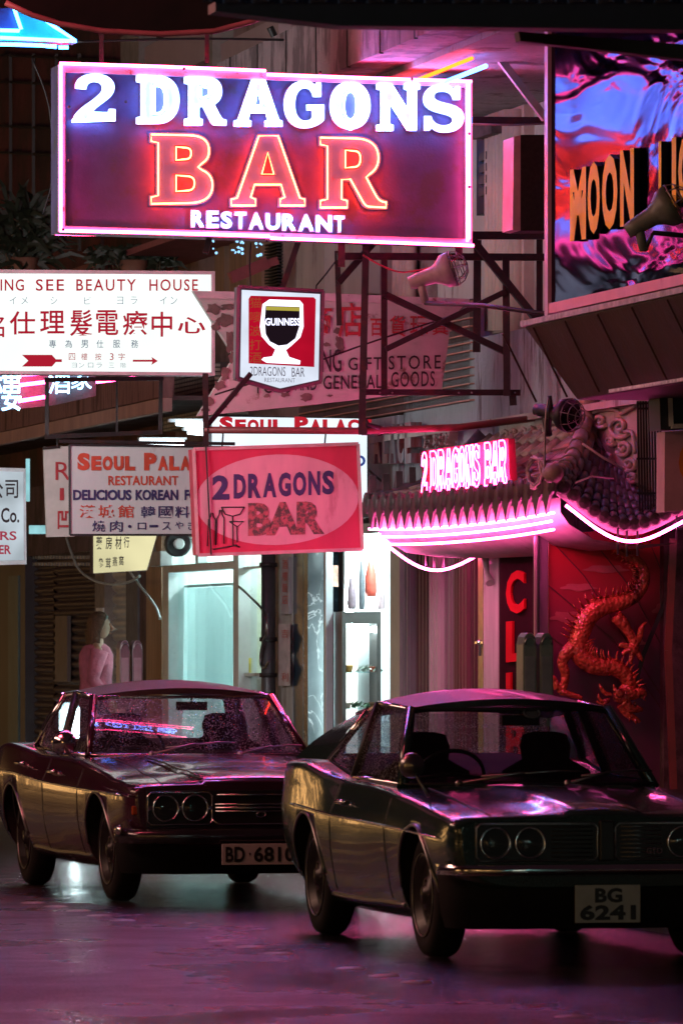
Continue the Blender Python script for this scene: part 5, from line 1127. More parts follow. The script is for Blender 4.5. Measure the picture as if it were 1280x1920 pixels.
# foliage on the ledge, left
def plant(label, cx, cy, wd, ht, t, n, seed):
    T = thing('potted_plant', label, 'plant', cr(cx, cy+ht/2, t)); random.seed(seed); mb = MB(); ms = MB(); base = cr(cx, cy+ht/2, t); sc = base.y/FPX
    for k in range(n):
        b = base + N*random.uniform(-.5,.5)*wd*sc*.6 + Z*random.uniform(0,.5)*ht*sc; a = random.uniform(-1,1); L = random.uniform(.3,.6)*ht*sc
        d = (N*a + Z*random.uniform(-.2,1.0) + U*random.uniform(-.6,.6)).normalized(); wv = d.cross(U).normalized()*.022
        p1 = b+d*L*.55; p2 = b+d*L-Z*L*.25; mb.add([b-wv*.4,b+wv*.4,p1+wv,p1-wv,p2], [(0,1,2,3),(3,2,4)])
        if k % 12 == 0: ms.tube([b-Z*.1, b+d*L*.4], .008, 4)
    mb.build('leaves', mat('dark_leaf', (.020,.026,.014), .5, 0, .4, 12), T); ms.build('stem', mat('plant_stem', (.10,.07,.04), .7), T)
    mb = MB(); mb.lathe(base-Z*.14, Z, [(0,0),(0,.10),(.2,.14),(.2,.12),(.12,.1)], 12); mb.build('pot', mat('clay_pot', (.2,.09,.06), .7), T)
plant('tall dark spiky plant on the ledge above the beauty house box', 45, 400, 110, 190, 27, 240, 1)
plant('low dark leafy plants between the big neon sign and the beauty house box', 250, 470, 260, 60, 26, 260, 2)
mb = MB(); mb.fbox(-20, 492, 400, 503, -.5, .3); mb.build('ledge', mat('oxide_ledge', (.28,.08,.09), .6), SH)
# ------------------------------------------------------------------ across the street (seen only in reflections, plus added light boxes)
OO = -14.0
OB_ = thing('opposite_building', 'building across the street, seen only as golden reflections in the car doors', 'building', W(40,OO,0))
mb = MB(); mb.box(-45, 100, OO-1, OO, 0, 13); mb.build('wall', mat('sooty_wall', (.03,.022,.022), .8), OB_)  # wall colour darkened to weaken its reflection in the car paint
random.seed(8)
for k in range(15):  # the first six are added to put glints on the car fronts
    t_ = -36+k*6.2 if k < 6 else 22+(k-6)*6.2; mb = MB(); w_ = random.uniform(2.0,3.8); h_ = random.uniform(2.2,3.0); mb.box(t_, t_+w_, OO+.002, OO+.05, .5, h_); f = mb.build('window', emit('warm_shop_window', (5.0,2.6,.9), random.uniform(.25,.9), .6, 1.5), OB_)
    mb = MB()
    for q_ in range(4): mb.box(t_+w_*q_/3-.03, t_+w_*q_/3+.03, OO+.05, OO+.09, .5, h_)
    mb.build('mullion', M['black'], f)
# neon sign high over the parked cars, mirrored in hood and windscreen
HN = thing('overhead_neon_sign', 'neon arch sign hanging above the view, mirrored in the left car windscreen', 'neon sign', W(9.9,-4.5,6.3))
mb = MB(); mb.box(9.92, 10.1, -6.6, -2.2, 6.35, 8.0); mb.build('cabinet', M['panel'], HN)
for k, (zc, m) in enumerate(((6.55,M['t_pink']),(6.75,M['t_pink']),(7.7,M['t_pink']))):
    mb = MB(); mb.tube([W(9.85,-6.5+i*.42,zc+.25*sin(pi*i/10)) for i in range(11)], .016, 6); mb.build('neon_tube', m, HN)
for i, ch in enumerate('DRAGONS'):
    q = bil(W(9.86,-6.1+i*.52,7.55), W(9.86,-5.7+i*.52,7.55), W(9.86,-5.7+i*.52,7.05), W(9.86,-6.1+i*.52,7.05))
    mb = MB()
    for c in glyph(ch): mb.tube([q(*p) for p in c], .014, 5, True)
    mb.build('neon_tube', M['t_white'], HN)
def fill_box(label, t, o0, o1, z0, z1, col, st, qs=lambda t: (t-.004, t+.304)):
    T = thing('light_box_sign', label, 'sign', W(t,(o0+o1)/2,z0)); mb = MB(); mb.box(t, t+.3, o0, o1, z0, z1); mb.build('cabinet', M['panel'], T, bevel=.02)
    m = emit('overhead_backlit_panel', col, st)
    for q in qs(t):
        mb = MB(); mb.add([W(q,o0+.05,z0+.05),W(q,o1-.05,z0+.05),W(q,o1-.05,z1-.05),W(q,o0+.05,z1-.05)], [(0,1,2,3)]); mb.build('lit_panel', m, T)
fill_box('rose light box sign hanging high over the street, above the view', 3.0, -11.0, -7.2, 6.4, 8.8, (1.0,.11,.17), 14.0)  # unseen panel added to tint the boards and road rose
fill_box('white light box sign across the street, left of the view, lighting the hanging boards', 10.5, -9.5, -6.0, 2.6, 5.6, (.90,1.0,1.0), 16.0, lambda t: (t+.304,))  # unseen panel added as white light on the hanging boards
T = thing('light_box_sign', 'warm white light box sign on the building across the street', 'sign', W(6,OO+.2,5)); mb = MB(); mb.box(0, 12, OO, OO+.25, 5.2, 7.4); mb.build('cabinet', M['panel'], T)
mb = MB(); mb.add([W(.1,OO+.255,5.25),W(11.9,OO+.255,5.25),W(11.9,OO+.255,7.35),W(.1,OO+.255,7.35)], [(0,1,2,3)]); mb.build('lit_panel', emit('warm_backlit_panel', (1.0,.54,.40), 6.5), T)  # unseen warm panel added to light the gold letters
FB = thing('far_building', 'building far down the street behind the viewer, its lit windows glinting in the chrome', 'building', (0,-42,0))  # added behind the camera so its windows glint in chrome and headlights
mb = MB(); mb.hexa([(-40,-46,0),(40,-46,0),(40,-42,0),(-40,-42,0),(-40,-46,20),(40,-46,20),(40,-42,20),(-40,-42,20)]); mb.build('wall', M['wall_dark'], FB)
random.seed(77)
wm_ = [emit('far_window_'+n_, c_, 1.0) for n_, c_ in (('warm',(26,18,9)),('white',(24,26,24)),('rose',(28,4,9)),('teal',(6,18,18)))]
for k in range(34):
    x = random.uniform(-26,26); z = random.choice((1.6,3.2,5.4,7.6,9.8)); w_ = random.uniform(.5,1.3); mb = MB(); mb.add([(x,-41.99,z),(x+w_,-41.99,z),(x+w_,-41.99,z+1.1),(x,-41.99,z+1.1)], [(0,3,2,1)]); mb.build('window', random.choice(wm_), FB)
# ------------------------------------------------------------------ parking meters
def meter(label, px, top, o, col):
    p = W(tf(px,o), o, .13); T = thing('parking_meter', label, 'parking meter', p, 'twin headed parking meters at the kerb'); zt_ = CH+(HOR-top)/FPX*p.y
    mm = mat('meter_paint', col, .35, .2, .2, 9)
    mb = MB(); mb.tube([p, p+Z*(zt_-.13-.50)], .035, 10); mb.build('post', M['steel'], T)
    mb = MB(); mb.box(tf(px,o)-.04, tf(px,o)+.04, o-.11, o+.11, zt_-.56, zt_-.48); mb.build('crossbar', mm, T)
    for s_ in (-1, 1):
        c = p+N*.052*s_; pr = [(-.042,-.48),(.042,-.48),(.042,-.07),(.034,-.025),(.015,0),(-.015,0),(-.034,-.025),(-.042,-.07)]
        mb = MB(); mb.prism([c+N*a+Z*(zt_-.13+b)-U*.07 for a,b in pr], U*.16); h = mb.build('meter_head', mm, T, bevel=.006)
        mb = MB(); mb.prism([c+N*a+Z*(zt_-.13+b)-U*.078 for a,b in ((-.030,-.40),(.030,-.40),(.030,-.14),(-.030,-.14))], U*.007); mb.build('front_plate', mat('meter_plate', (.30,.29,.29), .3, .5), h)
        mb = MB(); mb.tube([c+N*.032*cos(a_)+Z*(zt_-.2+.045*sin(a_))-U*.076 for a_ in [k*pi/8 for k in range(9)]], .006, 5); mb.build('window_rim', M['dullchrome'], h)
meter('dark brown twin parking meter behind the vinyl roofed saloon', 243, 1201, -1.95, (.14,.10,.11))
meter('green grey twin parking meter between the club sign and the dragon', 1003, 1187, -1.95, (.20,.26,.22))
# ------------------------------------------------------------------ pedestrian
def person():
    px = 178; o = -1.0; p = W(tf(px,o), o, .13)
    T = thing('person', 'person with brown hair and pink top walking along the pavement behind the left car', 'person', p)
    F = -U*.2+N*.98; F.normalize(); R = U
    def L(f, r, z): return p+F*f+R*r+Z*z
    import bmesh
    verts = [('pel',L(0,0,.95),.13),('wst',L(0,0,1.10),.12),('chs',L(.01,0,1.32),.145),('nk',L(.02,0,1.47),.055),('hd',L(.04,0,1.55),.06),
      ('shl',L(.01,-.18,1.40),.06),('ell',L(-.06,-.22,1.13),.042),('wrl',L(.10,-.20,.93),.03),('shr',L(.01,.18,1.40),.06),('elr',L(.04,.22,1.12),.042),('wrr',L(.18,.2,.97),.03),
      ('hl',L(0,-.09,.90),.095),('kl',L(.18,-.09,.50),.06),('al',L(.22,-.09,.09),.04),('tl',L(.38,-.09,.04),.03),('hr',L(0,.09,.90),.095),('kr',L(-.05,.09,.50),.06),('ar',L(-.30,.09,.14),.04),('tr',L(-.20,.09,.04),.03)]
    ed = [('pel','wst'),('wst','chs'),('chs','nk'),('nk','hd'),('chs','shl'),('shl','ell'),('ell','wrl'),('chs','shr'),('shr','elr'),('elr','wrr'),('pel','hl'),('hl','kl'),('kl','al'),('al','tl'),('pel','hr'),('hr','kr'),('kr','ar'),('ar','tr')]
    for hn, wr, s in (('l','wrl',-1),('r','wrr',1)):
        w0 = [v for v in verts if v[0] == wr][0][1]
        verts.append(('pm'+hn, w0+F*.03-Z*.07, .026)); ed.append((wr,'pm'+hn))
        for k in range(4):
            verts.append((f'f{hn}{k}', w0+F*(.005+.016*k)-Z*(.135+.012*(k in (1,2)))+R*s*.004, .0085)); ed.append(('pm'+hn, f'f{hn}{k}'))
        verts.append((f'th{hn}', w0+F*.075-Z*.085, .009)); ed.append(('pm'+hn, f'th{hn}'))
    ix = {v[0]: i for i, v in enumerate(verts)}
    me = bpy.data.meshes.new('body'); me.from_pydata([tuple(v[1]-p) for v in verts], [(ix[a],ix[b]) for a,b in ed], []); ob = bpy.data.objects.new('body', me); COL.objects.link(ob); ob.parent = T; BASE[ob.name] = p
    sk = ob.modifiers.new('s','SKIN'); sk.use_smooth_shade = True; me.skin_vertices[0]  # layer made by the modifier
    for i, v in enumerate(verts): me.skin_vertices[0].data[i].radius = (v[2], v[2])
    me.skin_vertices[0].data[0].use_root = True
    sb = ob.modifiers.new('d','SUBSURF'); sb.levels = 2; sb.render_levels = 2
    me.materials.append(mat('skin', (.34,.18,.12), .5, 0, .1, 12))
    mb = MB(); c = L(.05,0,1.62)
    for i in range(1): mb.ball(c, .098, 12, sc=(.95,.95,1.2))
    mb.tube([c+F*.085+Z*.02, c+F*.125-Z*.025, c+F*.09-Z*.035], [.012,.017,.012], 6); mb.tube([c+F*.088-R*.025-Z*.06, c+F*.097-Z*.062, c+F*.088+R*.025-Z*.06], .008, 5)
    for s in (-1,1): mb.ball(c+R*s*.095-F*.01, .022, 6, sc=(1,.6,1.3)); mb.ball(c+F*.085+R*s*.035+Z*.02, .012, 5)
    mb.build('face', mat('skin_b', (.34,.18,.12), .5), T)
    mb = MB(); g = []
    for i in range(9):
        th = pi*i/14; tk = lambda k: th*(.52 if cos(2*pi*k/20) > .35 else .8 if cos(2*pi*k/20) > 0 else 1)
        g.append([c-F*.015+Z*.015+(F*cos(2*pi*k/20)+R*sin(2*pi*k/20))*.112*sin(tk(k))+Z*.13*cos(tk(k)) for k in range(21)])
    for dz in (.03,.08,.13,.18,.22): g.append([c-F*.025+Z*(-.02-dz+.012*sin(k*2.3))+(F*min(cos(2*pi*k/20),.05)+R*sin(2*pi*k/20))*(.120+.008*sin(k*3.1)-dz*.10) for k in range(21)])
    mb.patch(g); mb.build('hair', mat('brown_hair', (.07,.028,.012), .5, 0, .6, 25, .8, 60, streak=1), T)
    mb = MB(); g = []
    for z, a, b in ((.88,.165,.20),(1.0,.155,.19),(1.12,.145,.175),(1.25,.155,.19),(1.36,.155,.21),(1.43,.12,.19),(1.465,.075,.09)): g.append([L(.01+a*cos(2*pi*k/20), b*sin(2*pi*k/20), z) for k in range(21)])
    mb.patch(g)
    for s, ps in ((-1,('shl','ell','wrl')),(1,('shr','elr','wrr'))): mb.tube([verts[ix[n_]][1] for n_ in ps], [.085,.062,.05], 10)
    mb.build('top', mat('pink_cloth', (.36,.085,.13), .85, 0, .3, 9, .9, 14), T)
    mb = MB()
    for s in ('l','r'): mb.tube([verts[ix['h'+s]][1]+Z*.04, verts[ix['k'+s]][1], verts[ix['a'+s]][1]], [.12,.085,.07], 10)
    mb.build('trousers', mat('dark_cloth', (.04,.04,.06), .8), T)
    mb = MB()
    for s in ('l','r'): mb.tube([verts[ix['a'+s]][1]-Z*.03-F*.05, verts[ix['a'+s]][1]-Z*.04+F*.04, verts[ix['t'+s]][1]+F*.02], [.045,.05,.03], 8)
    mb.build('shoes', M['black'], T)
person()
# ------------------------------------------------------------------ cars
def pchip(xs, ys, x):
    n = len(xs)
    if x <= xs[0]: return ys[0]
    if x >= xs[-1]: return ys[-1]
    for i in range(n-1):
        if xs[i] <= x <= xs[i+1]: break
    h = [xs[k+1]-xs[k] for k in range(n-1)]; d = [(ys[k+1]-ys[k])/h[k] for k in range(n-1)]
    def m(k):
        if k == 0: return d[0]
        if k == n-1: return d[-1]
        if d[k-1]*d[k] <= 0: return 0
        w1, w2 = 2*h[k]+h[k-1], h[k]+2*h[k-1]; return (w1+w2)/(w1/d[k-1]+w2/d[k])
    u = (x-xs[i])/h[i]
    return (2*u**3-3*u*u+1)*ys[i]+(u**3-2*u*u+u)*h[i]*m(i)+(-2*u**3+3*u*u)*ys[i+1]+(u**3-u*u)*h[i]*m(i+1)
# a station: x, zb, ws, zs, wm, zm, wc, zc, wsh, zsh, wt, zt, crown, bulge half width, bulge height
class Shell:
    def __init__(s, st): s.st = sorted(st); s.xs = [q[0] for q in s.st]
    def par(s, x): return [pchip(s.xs, [q[k] for q in s.st], x) for k in range(1, 15)]
    def half(s, x):
        zb, ws, zs, wm, zm, wc, zc, wsh, zsh, wt, zt, c, bw, bh = s.par(x)
        P = [(0,zb),(ws-.12,zb),(ws,zs),(wm,zm),(wc,zc-.012),(wc-.004,zc+.012),(wsh+.012,zsh-.05),(wsh,zsh),(wt,zt),(bw+.03,zt+c*.45),(bw,zt+c*.5+bh),(bw*.5,zt+c*.85+bh),(0,zt+c+bh)]
        keep = {0, 12, 4, 5, 9, 10}
        for it in range(2):
            Q = []; K = set()
            for i, p in enumerate(P):
                if i in keep or i == 0 or i == len(P)-1:
                    K.add(len(Q)); Q.append(p)
                else:
                    a, b = P[i-1], P[i+1]; Q.append((p[0]*.78+a[0]*.22, p[1]*.78+a[1]*.22)); Q.append((p[0]*.78+b[0]*.22, p[1]*.78+b[1]*.22))
            P, keep = Q, K
        return P
    def side(s, x, z):
        H = s.half(x); best = 0
        for a, b in zip(H, H[1:]):
            if b[0]-0 >= 0 and min(a[1],b[1]) <= z <= max(a[1],b[1]) and abs(a[1]-b[1]) > 1e-6:
                y = a[0]+(b[0]-a[0])*(z-a[1])/(b[1]-a[1])
                best = max(best, y)
        return best
    def top(s, x, y):
        y = abs(y); H = s.half(x)
        for a, b in reversed(list(zip(H, H[1:]))):
            if b[0] <= y <= a[0]: return a[1]+(b[1]-a[1])*((y-a[0])/(b[0]-a[0]) if abs(b[0]-a[0]) > 1e-6 else 0)
        return s.par(x)[10]
    def mesh(s, n=90):
        mb = MB(); x0, x1 = s.xs[0], s.xs[-1]; g = []
        xs = [x0, x0+.004, x0+.015, x0+.03]+[x0+.05+(x1-x0-.1)*i/n for i in range(n+1)]+[x1-.03, x1-.015, x1-.004, x1]
        for x in xs:
            e = min(x-x0, x1-x); k = 1 if e > .05 else 1-.035*(1-sqrt(max(0, 1-(1-e/.05)**2)))
            H = s.half(x); zc = .55
            R = [(x, -y*k, zc+(z-zc)*k) for y, z in H]; Lf = [(x, y*k, zc+(z-zc)*k) for y, z in H[-2:0:-1]]
            g.append(R+Lf)
        C = len(g[0]); vs = [p for r in g for p in r]; fs = []
        for i in range(len(g)-1):
            for j in range(C): fs.append((i*C+j, i*C+(j+1)%C, (i+1)*C+(j+1)%C, (i+1)*C+j))
        mb.add(vs, fs, 0, True); mb.add([], [])
        b = (len(g)-1)*C
        mb.f.append(list(range(C))[::-1]); mb.m.append(0); mb.s.append(False); mb.f.append([b+j for j in range(C)]); mb.m.append(0); mb.s.append(False)
        return mb
def cyl_obj(x, z, r, y0, y1):
    bm = bmesh.new(); bmesh.ops.create_cone(bm, cap_ends=True, segments=56, radius1=r, radius2=r, depth=abs(y1-y0)); me = bpy.data.meshes.new('cut')
    bmesh.ops.rotate(bm, verts=bm.verts, matrix=Matrix.Rotation(pi/2, 3, 'X')); bmesh.ops.translate(bm, verts=bm.verts, vec=(x,(y0+y1)/2,z)); bm.to_mesh(me); bm.free()
    o = bpy.data.objects.new('cut', me); COL.objects.link(o); return o
def paint(name, col, rough=.22):
    m = mat(name, col, rough, .0, .12, 6, bump=.10, bs=3.2, coat=.9, drops=.08); return m
M['cglass'] = glass('windscreen_glass', (.85,.87,.88), .02, .6, .06, 95); M['cglass_side'] = glass('side_window_glass', (.34,.36,.40), .02, .6, .05, 90)
M['cglass_clear'] = glass('clean_windscreen_glass', (.5,.52,.54), .02, .04, .0, 90); M['cglass_wet'] = glass('rain_covered_rear_glass', (.9,.9,.9), .05, .75, .10, 75)
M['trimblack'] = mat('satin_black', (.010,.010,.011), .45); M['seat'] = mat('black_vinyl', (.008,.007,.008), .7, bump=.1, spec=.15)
M['lens'] = glass('headlamp_lens', (.85,.87,.87), .04); M['plate'] = mat('number_plate', (.52,.53,.50), .4, 0, .06, 6); M['amberlens'] = mat('amber_lens', (.35,.06,.01), .2)
M['valance'] = mat('dirty_black_valance', (.008,.007,.008), .75, 0, .3, 8, spec=.2)  # matte near black below both bumpers
M['bowl'] = mat('lamp_reflector', (.85,.85,.85), .4, .7, .1, 8, bump=.6, bs=60)
M['rim'] = mat('wheel_rim', (.035,.032,.032), .35, .7, .3, 14); M['well'] = mat('wheel_well', (.005,.005,.005), .9)
def make_car(nm, label, org, head, sh, G, wb, ra, ty, cols, spec):
    T = thing(nm, label, 'car', org); fw = Vector((sin(head), -cos(head), 0)); T.rotation_euler = (0, 0, atan2(fw.y, fw.x))
    B = lambda mb, n, m, par=T, **k: mb.build(n, m, par, local=True, **k)
    pm, roofm = cols
    body = B(sh.mesh(), 'body', [pm, M['well']]); cuts = []
    for ax in (0, -wb):
        for s in (-1, 1): cuts.append(cyl_obj(ax, .315, ra, s*.50, s*1.1))
    for c in cuts: bo = body.modifiers.new('b', 'BOOLEAN'); bo.operation = 'DIFFERENCE'; bo.object = c; bo.solver = 'EXACT'
    body.parent = None; dg = bpy.context.evaluated_depsgraph_get(); dg.update(); me = bpy.data.meshes.new_from_object(body.evaluated_get(dg)); body.modifiers.clear(); old = body.data; body.data = me; bpy.data.meshes.remove(old); body.parent = T
    for c in cuts: bpy.data.objects.remove(c)
    for p in me.polygons:
        c = p.center
        for ax in (0, -wb):
            if (c.x-ax)**2+(c.z-.315)**2 < (ra+.004)**2 and abs(c.y) < sh.side(c.x, max(.32, min(c.z, .7)))-.004 and abs(c.y) > .40: p.material_index = 1; p.use_smooth = False
    # wheels
    for ax in (0, -wb):
        for s in (-1, 1):
            y = s*ty; mb = MB(); prof = [(-.17,.20),(-.17,.26),(-.155,.295),(-.13,.312),(-.04,.312),(-.012,.295),(0,.26),(-.004,.215),(-.02,.20),(-.17,.20)]
            mb.lathe((ax, y, .312), (0, s, 0), prof, 36); w_ = B(mb, 'wheel', M['rubber'])
            mb = MB(); mb.lathe((ax, y, .312), (0, s, 0), [(-.014,.208),(-.002,.205),(-.004,.192),(-.035,.175),(-.045,.11),(-.02,.09),(-.015,.05),(.0,.045),(.004,.0)], 32)
            for k in range(4): a = k*pi/2; mb.ball((ax+.075*cos(a), y-s*.018, .312+.075*sin(a)), .010, 4)
            B(mb, 'rim', M['rim'], w_)
            mb = MB(); mb.tube([(ax+.207*cos(2*pi*k/32), y+s*.0, .312+.207*sin(2*pi*k/32)) for k in range(32)], .004, 5, True); B(mb, 'rim_band', M['dullchrome'], w_)
    def on_side(x, z, s=-1, off=.004): return (x, s*(sh.side(x, z)+off), z)
    for s in (-1, 1):
        for ax in (0, -wb):
            mb = MB(); mb.tube([on_side(ax+ra*cos(a), .315+ra*sin(a), s, .002) for a in [radians(4+172*k/26) for k in range(27)]], .010, 6); B(mb, 'arch_trim', spec['archm'])
        mb = MB(); xs = [spec['strip'][0]+(spec['strip'][1]-spec['strip'][0])*k/24 for k in range(25)]
        mb.tube([on_side(x, sh.par(x)[6]+.002, s, .005) for x in xs], .0075, 5); B(mb, 'side_moulding', M['chrome'])
        mb = MB(); xs = [-ra-.05-(wb-2*ra-.10)*k/20 for k in range(21)]; mb.tube([on_side(x, sh.par(x)[2]+.015, s, .004) for x in xs], .010, 5); B(mb, 'sill_trim', M['dullchrome'])
        for x, top_ in spec['doors']:
            mb = MB(); mb.tube([on_side(x, .27+(top_-.27)*k/14, s, .0005) for k in range(15)], .0035, 4); B(mb, 'door_gap', M['trimblack'])
        for x, z in spec['handles']:
            mb = MB(); mb.tube([on_side(x+.08, z, s, .006), on_side(x+.06, z, s, .025), on_side(x-.06, z, s, .025), on_side(x-.08, z, s, .006)], .012, 6); B(mb, 'door_handle', M['chrome'])
    # greenhouse
    P = lambda k, s: Vector((G[k][0], s*G[k][1], G[k][2]))
    def edge(a, b, bow, n=13): return [a*(1-i/(n-1))+b*(i/(n-1))+Vector((bow*(1-(2*i/(n-1)-1)**2),0,0)) for i in range(n)]
    def pane(r0, r1, name, m, bul=.0, n=7):
        mb = MB(); mb.patch([[r0[j]*(1-i/(n-1))+r1[j]*(i/(n-1))+Vector((0,0,bul*sin(pi*i/(n-1)))) for j in range(len(r0))] for i in range(n)]); return B(mb, name, m)
    wsb, wst = edge(P('A0',-1), P('A0',1), spec['bow'][0]), edge(P('A1',-1), P('A1',1), spec['bow'][1])
    ws = pane(wsb, wst, 'windscreen', spec['wsm'], .012)
    mb = MB(); fr = wsb+wst[::-1]; mb.tube(fr, .011, 6, True); B(mb, 'windscreen_trim', spec['wstrim'], ws)
    rwb, rwt = edge(P('D0',-1), P('D0',1), -.08), edge(P('D1',-1), P('D1',1), -.05)
    pane(rwb, rwt, 'rear_window', M['cglass_wet'])
    # roof
    mb = MB(); rows = []
    hdr = edge(P('A1',-1), P('A1',1), spec['bow'][1]); ks = [hdr, edge(P('B1',-1),P('B1',1),.02), edge(P('C1',-1),P('C1',1),-.02), edge(P('D1',-1),P('D1',1),-.05)]
    cr_ = spec['crown']
    for i in range(3):
        for q in range(6):
            u = q/6; w0 = (i+u)/3; rows.append([ks[i][j]*(1-u)+ks[i+1][j]*u+Vector((0,0,.008+cr_*(1-(2*j/12-1)**2)*(.45+.55*sin(pi*(.12+.8*w0))))) for j in range(13)])
    rows.append([ks[3][j]+Vector((0,0,.008+cr_*.5*(1-(2*j/12-1)**2))) for j in range(13)])
    mb.patch(rows); lo = [[p-Vector((0,0,.035)) for p in r] for r in rows]; mb.patch(lo, flip=True)
    for a, b in ((rows[0], lo[0]), (rows[-1], lo[-1]), ([r[0] for r in rows], [r[0] for r in lo]), ([r[-1] for r in rows], [r[-1] for r in lo])): mb.patch([a, b])
    B(mb, 'roof', roofm)
    for s in (-1, 1):
        mb = MB(); mb.tube([P('A1',s), P('B1',s), P('C1',s), P('D1',s)], .014, 6); B(mb, 'drip_rail', M['chrome'])
        mb = MB(); mb.tube([P('A0',s)+Vector((-.01,0,-.02)), P('A1',s)], [.034,.030], 6); B(mb, 'windscreen_pillar', pm)
        mb = MB(); mb.tube([P('B0',s), P('B1',s)], [.030,.026], 4, rot=pi/4); B(mb, 'door_pillar', M['trimblack'])
        def qp(keys, name, m, n=6, out=.012):
            a, b, c, d = [P(k, s) for k in keys]; mb = MB(); g = []
            for i in range(n):
                u = i/(n-1); g.append([(a*(1-v)+b*v)*(1-u)+(d*(1-v)+c*v)*u+Vector((0,s*out*sin(pi*u),0)) for v in [k/5 for k in range(6)]])
            mb.patch(g); return B(mb, name, m)
        qp(('A0','B0','B1','A1'), 'side_window', M['cglass_side']); qp(('B0','C0','C1','B1'), 'side_window', M['cglass_side'])
        qp(('C0','D0','D1','C1'), 'rear_pillar', pm, out=.03)
        mb = MB(); mb.tube([P('A0',s), P('B0',s), P('C0',s)], .012, 6); mb.tube([P('C0',s), P('C1',s)], .022, 6); B(mb, 'window_trim', M['chrome'] if s < 0 else M['trimblack'])
        mb = MB(); mb.tube([P('B0',s)+Vector((.0,s*.012,0)), P('B1',s)+Vector((0,s*.012,0))], .007, 5); B(mb, 'window_trim', M['dullchrome'])
    # interior
    mb = MB(); xa_, xb_ = G['D0'][0]+.12, G['A0'][0]+.02; mb.patch([[(xa_+(xb_-xa_)*i/16, yy*(.60 if i > 3 else .50), sh.top(xa_+(xb_-xa_)*i/16, .3)+.016) for yy in (-1,-.5,0,.5,1)] for i in range(17)]); B(mb, 'parcel_shelf', M['seat'])  # black sheet added at belt height to keep the cabin dark
    zb_ = G['A0'][2]
    for s in (-1, 1):
        mb = MB(); y0 = s*.33; xs_ = G['B0'][0]+.10
        pr = [(-.25,-.10,.23),(-.25,.02,.24),(-.2,.17,.21),(-.12,.20,.12),(0,.215,.12)]
        g = []
        for dz, k, hw in ((-.2,0,.25),(0,.0,.25),(.07,-.02,.24),(.11,-.03,.17),(.13,-.03,.13),(.20,-.04,.14),(.26,-.05,.12),(.275,-.055,.06)):
            g.append([(xs_+k+.05*cos(2*pi*q/16), y0+hw*(abs(sin(2*pi*q/16))**.7)*(1 if sin(2*pi*q/16) >= 0 else -1), zb_-.02+dz*spec.get('seath',1)) for q in range(17)])
        mb.patch(g); mb.f.append([len(mb.v)-17+k for k in range(16)]); mb.m.append(0); mb.s.append(False); B(mb, 'front_seat', M['seat'])
    mb = MB(); mb.lbox(G['C0'][0]-.05, G['C0'][0]+.12, -.6, .6, zb_-.2, zb_+.05); B(mb, 'rear_seat', M['seat'], bevel=.03)
    mb = MB(); c = Vector((G['A0'][0]-.38, -.33, zb_+.02)); ax = Vector((-.8,0,.6)); x = Vector((0,1,0)); y = ax.cross(x)
    mb.tube([c+(x*cos(2*pi*k/28)+y*sin(2*pi*k/28))*.185 for k in range(28)], .011, 6, True); mb.tube([c-x*.18, c-y*.03, c+x*.18], .012, 5); B(mb, 'steering_wheel', M['trimblack'])
    mb = MB(); mb.lbox(G['A0'][0]-.30, G['A0'][0]-.02, -.62, .62, zb_-.1, zb_+.015); B(mb, 'dashboard', M['trimblack'], bevel=.02)
    mb = MB(); mx_ = G['A1'][0]+spec['bow'][1]-.01; mb.lbox(mx_-.03, mx_, -.10+spec['miry'], .10+spec['miry'], G['A1'][2]-.085, G['A1'][2]-.030); mb.tube([(mx_-.02,spec['miry'],G['A1'][2]-.03),(mx_-.02,spec['miry'],G['A1'][2]+.0)], .008, 5); B(mb, 'interior_mirror', M['trimblack'], bevel=.012)
    # wipers
    def wsp(u, v): j = u*12; a = int(min(11, j)); f = j-a; b0 = wsb[a]*(1-f)+wsb[a+1]*f; t0 = wst[a]*(1-f)+wst[a+1]*f; return b0*(1-v)+t0*v+Vector((.018,0,.022))
    for u0, u1, v1 in spec['wipers']:
        mb = MB(); p0 = wsp(u0, -.04); mb.tube([p0, wsp((u0*.4+u1*.6), v1*.8), wsp((u0*.4+u1*.6)+.02, v1*.8)], .007, 5); mb.tube([wsp(u0+(u1-u0)*.22, v1*.45), wsp(u1, v1), wsp(u1+(u1-u0)*.25, v1*.92)], .0055, 5); mb.ball(p0, .02, 5); B(mb, 'wiper', spec['wipm'])
    return T, B, on_side
def lamp_unit(B, T, x, y, z, r, m_bowl):
    mb = MB(); mb.lathe((x-.06, y, z), (1,0,0), [(0,.0),(.005,r*.4),(.03,r*.85),(.055,r*.95)], 24); h = B(mb, 'headlight', m_bowl)
    mb = MB(); mb.lathe((x-.008, y, z), (1,0,0), [(0,r*.95),(.012,r*.8),(.020,r*.4),(.022,0)], 24); B(mb, 'lens', M['lens'], h)
    mb = MB(); mb.tube([(x, y+r*cos(2*pi*k/28), z+r*sin(2*pi*k/28)) for k in range(28)], r*.075, 6, True); B(mb, 'bezel', M['chrome'], h)
    mb = MB(); mb.ball((x-.035, y, z), r*.16, 6); B(mb, 'bulb', M['dullchrome'], h)
def rect_plate(B, x, y0, y1, z0, z1, lines, pm='plate'):
    mb = MB(); mb.lbox(x, x+.012, y0, y1, z0, z1); p = B(mb, 'number_plate', M[pm], bevel=.003)
    mb = MB()
    for body, a0, a1, b0, b1, bold in lines:
        W_, H_ = y1-y0, z1-z0; q = bil(Vector((x+.015,y0+W_*a0,z0+H_*b1)), Vector((x+.015,y0+W_*a1,z0+H_*b1)), Vector((x+.015,y0+W_*a1,z0+H_*b0)), Vector((x+.015,y0+W_*a0,z0+H_*b0)))
        put_text(mb, body, q, 0, bold, 1.05)
    B(mb, 'lettering', mat('plate_black', (.012,.012,.012), .5), p)
